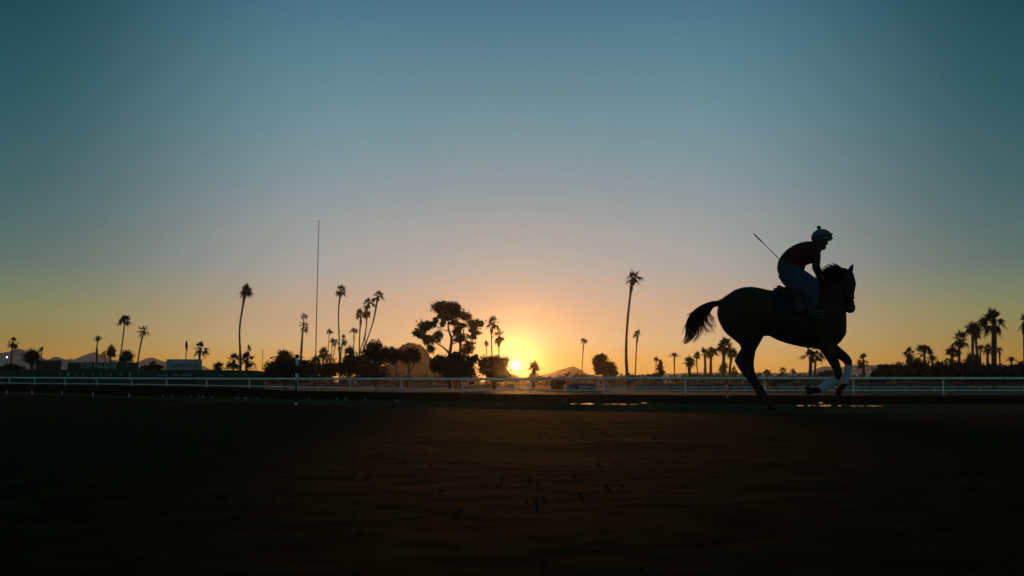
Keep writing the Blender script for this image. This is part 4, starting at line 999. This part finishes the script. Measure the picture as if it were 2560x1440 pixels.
# ------------------------------------------------------------------ the rider
person = thing('person', h(900, 480), 'rider in helmet, dark red shirt and blue jeans crouched in the stirrups of the horse', 'person')
def torso(off=0.0):
    g = off / HS * K * .5
    L = [((806, 400), (930, 470), .150), ((801, 362), (975, 420), .168), ((806, 322), (990, 375), .160), ((832, 276), (998, 350), .158), ((868, 238), (1016, 340), .170), ((912, 210), (1040, 334), .188), ((960, 190), (1066, 322), .205), ((1005, 181), (1084, 300), .200), ((1040, 180), (1102, 268), .150), ((1056, 184), (1108, 248), .090)]
    out = []
    for a, b, w in L:
        dx, dy = a[0] - b[0], a[1] - b[1]; l = math.hypot(dx, dy); ux, uy = dx / l * g, dy / l * g
        out.append(((a[0] + ux, a[1] + uy), (b[0] - ux, b[1] - uy), w + off * .5))
    return out
def arm_pts(sd):
    sh = h(1062, 250, sd * .185); 
    if sd < 0: return [sh, h(1072, 300, -.205), h(1070, 362, -.215), h(1090, 412, -.16), h(1118, 446, -.09)]
    return [sh, h(1076, 300, .205), h(1076, 358, .215), h(1096, 408, .16), h(1122, 442, .09)]
ARM_R = [.062, .052, .044, .037, .027]
def thigh(sd, off=0.0):
    g = off / HS * K * .5
    L = [((930, 350), (806, 420), .085, .09), ((985, 388), (836, 466), .090, .115), ((1022, 414), (878, 512), .088, .155), ((1052, 440), (920, 548), .080, .205), ((1078, 458), (962, 566), .072, .25), ((1090, 482), (984, 562), .066, .275),
         ((1086, 520), (986, 552), .062, .29), ((1080, 570), (986, 580), .060, .305), ((1070, 620), (994, 620), .050, .318), ((1062, 662), (1002, 662), .042, .325)]
    out = []
    for a, b, w, dy in L:
        dx, dy2 = a[0] - b[0], a[1] - b[1]; l = math.hypot(dx, dy2); ux, uy = dx / l * g, dy2 / l * g
        out.append(ell((a[0] + ux, a[1] + uy), (b[0] - ux, b[1] - uy), w + off * .5, sd * dy, 16))
    fine = []
    for i in range(len(out) - 1):
        for k in range(3): fine.append([p.lerp(q, k / 3) for p, q in zip(out[i], out[i + 1])])
    fine.append(out[-1]); return fine
body = MB()
limb(body, torso(-.012), 0)
limb(body, [((1040, 186), (1100, 262), .060), ((1062, 176), (1116, 244), .056), ((1078, 166), (1124, 232), .056)], 0)
# head in horizontal slices with brow, nose, lips and chin
HD = [(238, 1118, 1134, .020), (232, 1096, 1142, .036), (224, 1080, 1145, .046), (217, 1070, 1143, .053), (211, 1064, 1148, .058), (205, 1060, 1150, .061), (200, 1057, 1153, .063), (196, 1055, 1163, .064), (190, 1053, 1162, .066), (182, 1051, 1155, .068), (176, 1050, 1151, .069), (168, 1049, 1156, .072), (150, 1049, 1158, .074), (130, 1056, 1152, .070), (112, 1072, 1136, .055), (102, 1092, 1116, .03)]
rs = []
for y_, x0, x1, w in HD:
    A = h(x0, y_ + (x0 - 1100) * .0); B = h(x1, y_); c = (A + B) / 2; r = (B - A).length / 2; ring = []
    for k in range(24):
        t = 2 * math.pi * k / 24; ct = math.cos(t); wd = w * (1.0 if ct < .55 else max(.35, 1 - (ct - .55) * 1.3) if 170 < y_ < 212 else 1.0)
        ring.append(c + TV * (r * ct) + NV * (wd * math.sin(t)))
    rs.append(ring)
body.rings(rs)
for sd in (-1, 1):
    body.tube(arm_pts(sd), [r * .9 for r in ARM_R], 12)
    for e_ in (h(1090, 188, sd * .066),): body.ball(e_, .022, 10, 8, .7, .4, 1.2)     # ears
    body.rings(thigh(sd, -.012))
    # hand closed on the rein
    w0 = arm_pts(sd)[-1]; s_ = sd
    palm_c = h(1136, 462, s_ * .075)
    body.tube([w0, w0.lerp(palm_c, .5), palm_c, palm_c + TV * .025 - Vector((0, 0, .012))], [.026, .030, .036, .028], 12)
    for fi, (dx, dz, L_) in enumerate(((.030, .022, .075), (.034, .004, .082), (.030, -.016, .076), (.020, -.034, .062))):
        k0 = palm_c + TV * (dx * .6) - NV * .012 * s_ * 0 + Vector((0, 0, dz))
        k1 = k0 + TV * (L_ * .42) - Vector((0, 0, .010)); k2 = k1 + TV * .004 - NV * (.028 * s_) - Vector((0, 0, .012)); k3 = k2 - TV * .024 - NV * (.010 * s_)
        body.tube([k0, k1, k2, k3], [.0115, .0105, .0095, .008], 8)
    th0 = palm_c + Vector((-.005, 0, .026)); body.tube([th0, th0 + TV * .030 - NV * (s_ * .012) + Vector((0, 0, .014)), th0 + TV * .055 - NV * (s_ * .016) + Vector((0, 0, .004))], [.013, .011, .009], 8)
    # foot
    body.rings([ell((1056, 658), (1006, 658), .038, sd * .325, 14), ell((1056, 690), (1006, 700), .036, sd * .325, 14), ell((1072, 700), (1020, 724), .038, sd * .325, 14), ell((1096, 704), (1060, 726), .038, sd * .322, 14), ell((1112, 708), (1098, 722), .026, sd * .320, 14)])
remesh('body', body, MT['skin'], .0068, person, 2)
# eyes
mb = MB()
for sd in (-1, 1): mb.ball(h(1146, 180, sd * .030), .011, 10, 8)
mb.build('eyes', MT['helmetdark'], person)
mb = MB(); limb(mb, torso(.010), 0)
for sd in (-1, 1):
    P = arm_pts(sd); P = P[:4] + [P[3].lerp(P[4], .6)]; mb.tube(P, [r + .007 for r in ARM_R], 14)
remesh('shirt', mb, MT['shirt'], .009, person, 3)
mb = MB(); limb(mb, [((800, 400), (940, 478), .158), ((797, 362), (978, 425), .178), ((806, 318), (992, 372), .168)], 0)
for sd in (-1, 1): mb.rings(thigh(sd, .012))
remesh('jeans', mb, MT['jeans'], .009, person, 3)
for sd in (-1, 1):
    mb = MB(); D = sd * .325
    mb.rings([ell((1064, 640), (998, 640), .050, D, 16), ell((1062, 670), (1001, 670), .048, D, 16), ell((1062, 690), (1000, 704), .046, D, 16), ell((1078, 697), (1004, 730), .046, D, 16), ell((1100, 702), (1050, 732), .046, sd * .323, 16), ell((1116, 708), (1098, 728), .034, sd * .32, 16), ell((1121, 714), (1116, 722), .012, sd * .32, 16)])
    mb.build('boot', MT['boot'], person)
    # stirrup iron and leather belong to the saddle
    mb = MB(); c = h(1082, 712, D)
    arc = [h(1084 + 31 * math.cos(a_) , 728 - 52 * math.sin(a_), D + sd * .02) for a_ in [math.pi * i / 12 for i in range(13)]]
    mb.tube(arc, .006, 8); mb.tube([h(1052, 730, D - .03), h(1116, 730, D - .03)], .007, 8); mb.tube([h(1052, 730, D + .03), h(1116, 730, D + .03)], .007, 8)
    st = mb.build('stirrup', MT['metal'], saddle)
    mb = MB(); mb.tube([h(975, 560, sd * .335), h(1020, 610, sd * .37), h(1078, 668, sd * .35)], .011, 6); mb.build('stirrup_leather', MT['leather'], saddle)
# helmet
hm = MB(); rs = []
hc = h(1113, 152); RX, RZ, RY_ = .141, .120, .112
for i in range(13):
    t = R(-22 + i * 9.2); ring = []
    for k in range(28):
        a = 2 * math.pi * k / 28; ring.append(hc + TV * (RX * math.cos(t) * math.cos(a)) + NV * (RY_ * math.cos(t) * math.sin(a)) + Vector((0, 0, RZ * math.sin(t))))
    rs.append(ring)
hm.rings(rs)
helmet = hm.build('helmet', MT['helmet'], person)
mb = MB(); mb.ball(h(1093, 82), .030, 14, 10); mb.tube([h(1095, 102), h(1093, 88)], .014, 8); mb.build('pompom', MT['helmet'], helmet)
mb = MB(); rs = []
for u, hwid, y_ in ((0, .100, 140), (.4, .090, 144), (.75, .066, 150), (1.0, .030, 156)):
    X = 1160 + u * 32; A = h(X, y_)
    rs.append([A + NV * (hwid * s1) + Vector((0, 0, - .012 * abs(s1) ** 2 + dz)) for s1, dz in ((-1, 0), (-.6, .003), (0, .005), (.6, .003), (1, 0), (.6, -.008), (0, -.008), (-.6, -.008))])
mb.rings(rs); mb.build('peak', MT['helmetdark'], helmet)
mb = MB(); rs = []
for k in range(29):
    a = 2 * math.pi * k / 28; c_ = hc + TV * ((RX + .004) * math.cos(a) * .98) + NV * ((RY_ + .004) * math.sin(a)) + Vector((0, 0, .012 + .03 * math.cos(a)))
    rs.append([c_ + (TV * math.cos(a) + NV * math.sin(a)) * .004 + Vector((0, 0, .010)), c_ + (TV * math.cos(a) + NV * math.sin(a)) * .007, c_ + (TV * math.cos(a) + NV * math.sin(a)) * .004 - Vector((0, 0, .010)), c_ + (TV * math.cos(a) + NV * math.sin(a)) * -.006])
mb.rings(rs, cap=False); mb.build('goggle_strap', MT['helmetdark'], helmet)
mb = MB()
for sd in (-1, 1): mb.tube([h(1090, 170, sd * .092), h(1100, 205, sd * .070), h(1122, 236, sd * .03), h(1124, 240, 0)], .006, 6)
mb.build('chin_strap', MT['helmetdark'], helmet)
# whip
mb = MB(); a = h(632, 128, -.06); b_ = h(905, 405, -.19)
d = (b_ - a)
mb.tube([a, a + d * .02, a + d * .22, a + d * .23, a + d * .44, a + d * .45, a + d * .47, a + d * .9, b_], [.006, .0105, .0100, .0060, .0050, .0085, .0060, .0048, .004], 8)
o = mb.build('riding_whip', MT['leather'], loc=a); tag(o, 'thin riding whip sticking up backwards from the waist of the rider', 'whip')

# ------------------------------------------------------------------ the air
hz = MB(); hz.box((-1500, -30, INF - 3.2), (1500, 1800, 120))
m = bpy.data.materials.new('haze'); m.use_nodes = True; t = m.node_tree; t.nodes.clear()
pv = t.nodes.new('ShaderNodeVolumePrincipled'); out = t.nodes.new('ShaderNodeOutputMaterial')
pv.inputs['Color'].default_value = (0.9, 0.86, 0.82, 1); pv.inputs['Density'].default_value = 0.00007; pv.inputs['Anisotropy'].default_value = 0.76
pw = t.nodes.new('ShaderNodeVolumePrincipled')   # added lobe, scatters almost straight ahead to imitate bloom round the sun
pw.inputs['Color'].default_value = (0.9, 0.88, 0.85, 1); pw.inputs['Density'].default_value = 0.0000075; pw.inputs['Anisotropy'].default_value = 0.972
ad = t.nodes.new('ShaderNodeAddShader'); t.links.new(pw.outputs[0], ad.inputs[1])
t.links.new(pv.outputs[0], ad.inputs[0]); t.links.new(ad.outputs[0], out.inputs['Volume'])
o = hz.build('haze', m, smooth=False); tag(o, 'thin warm morning haze over the whole racecourse', 'haze', kind='stuff')
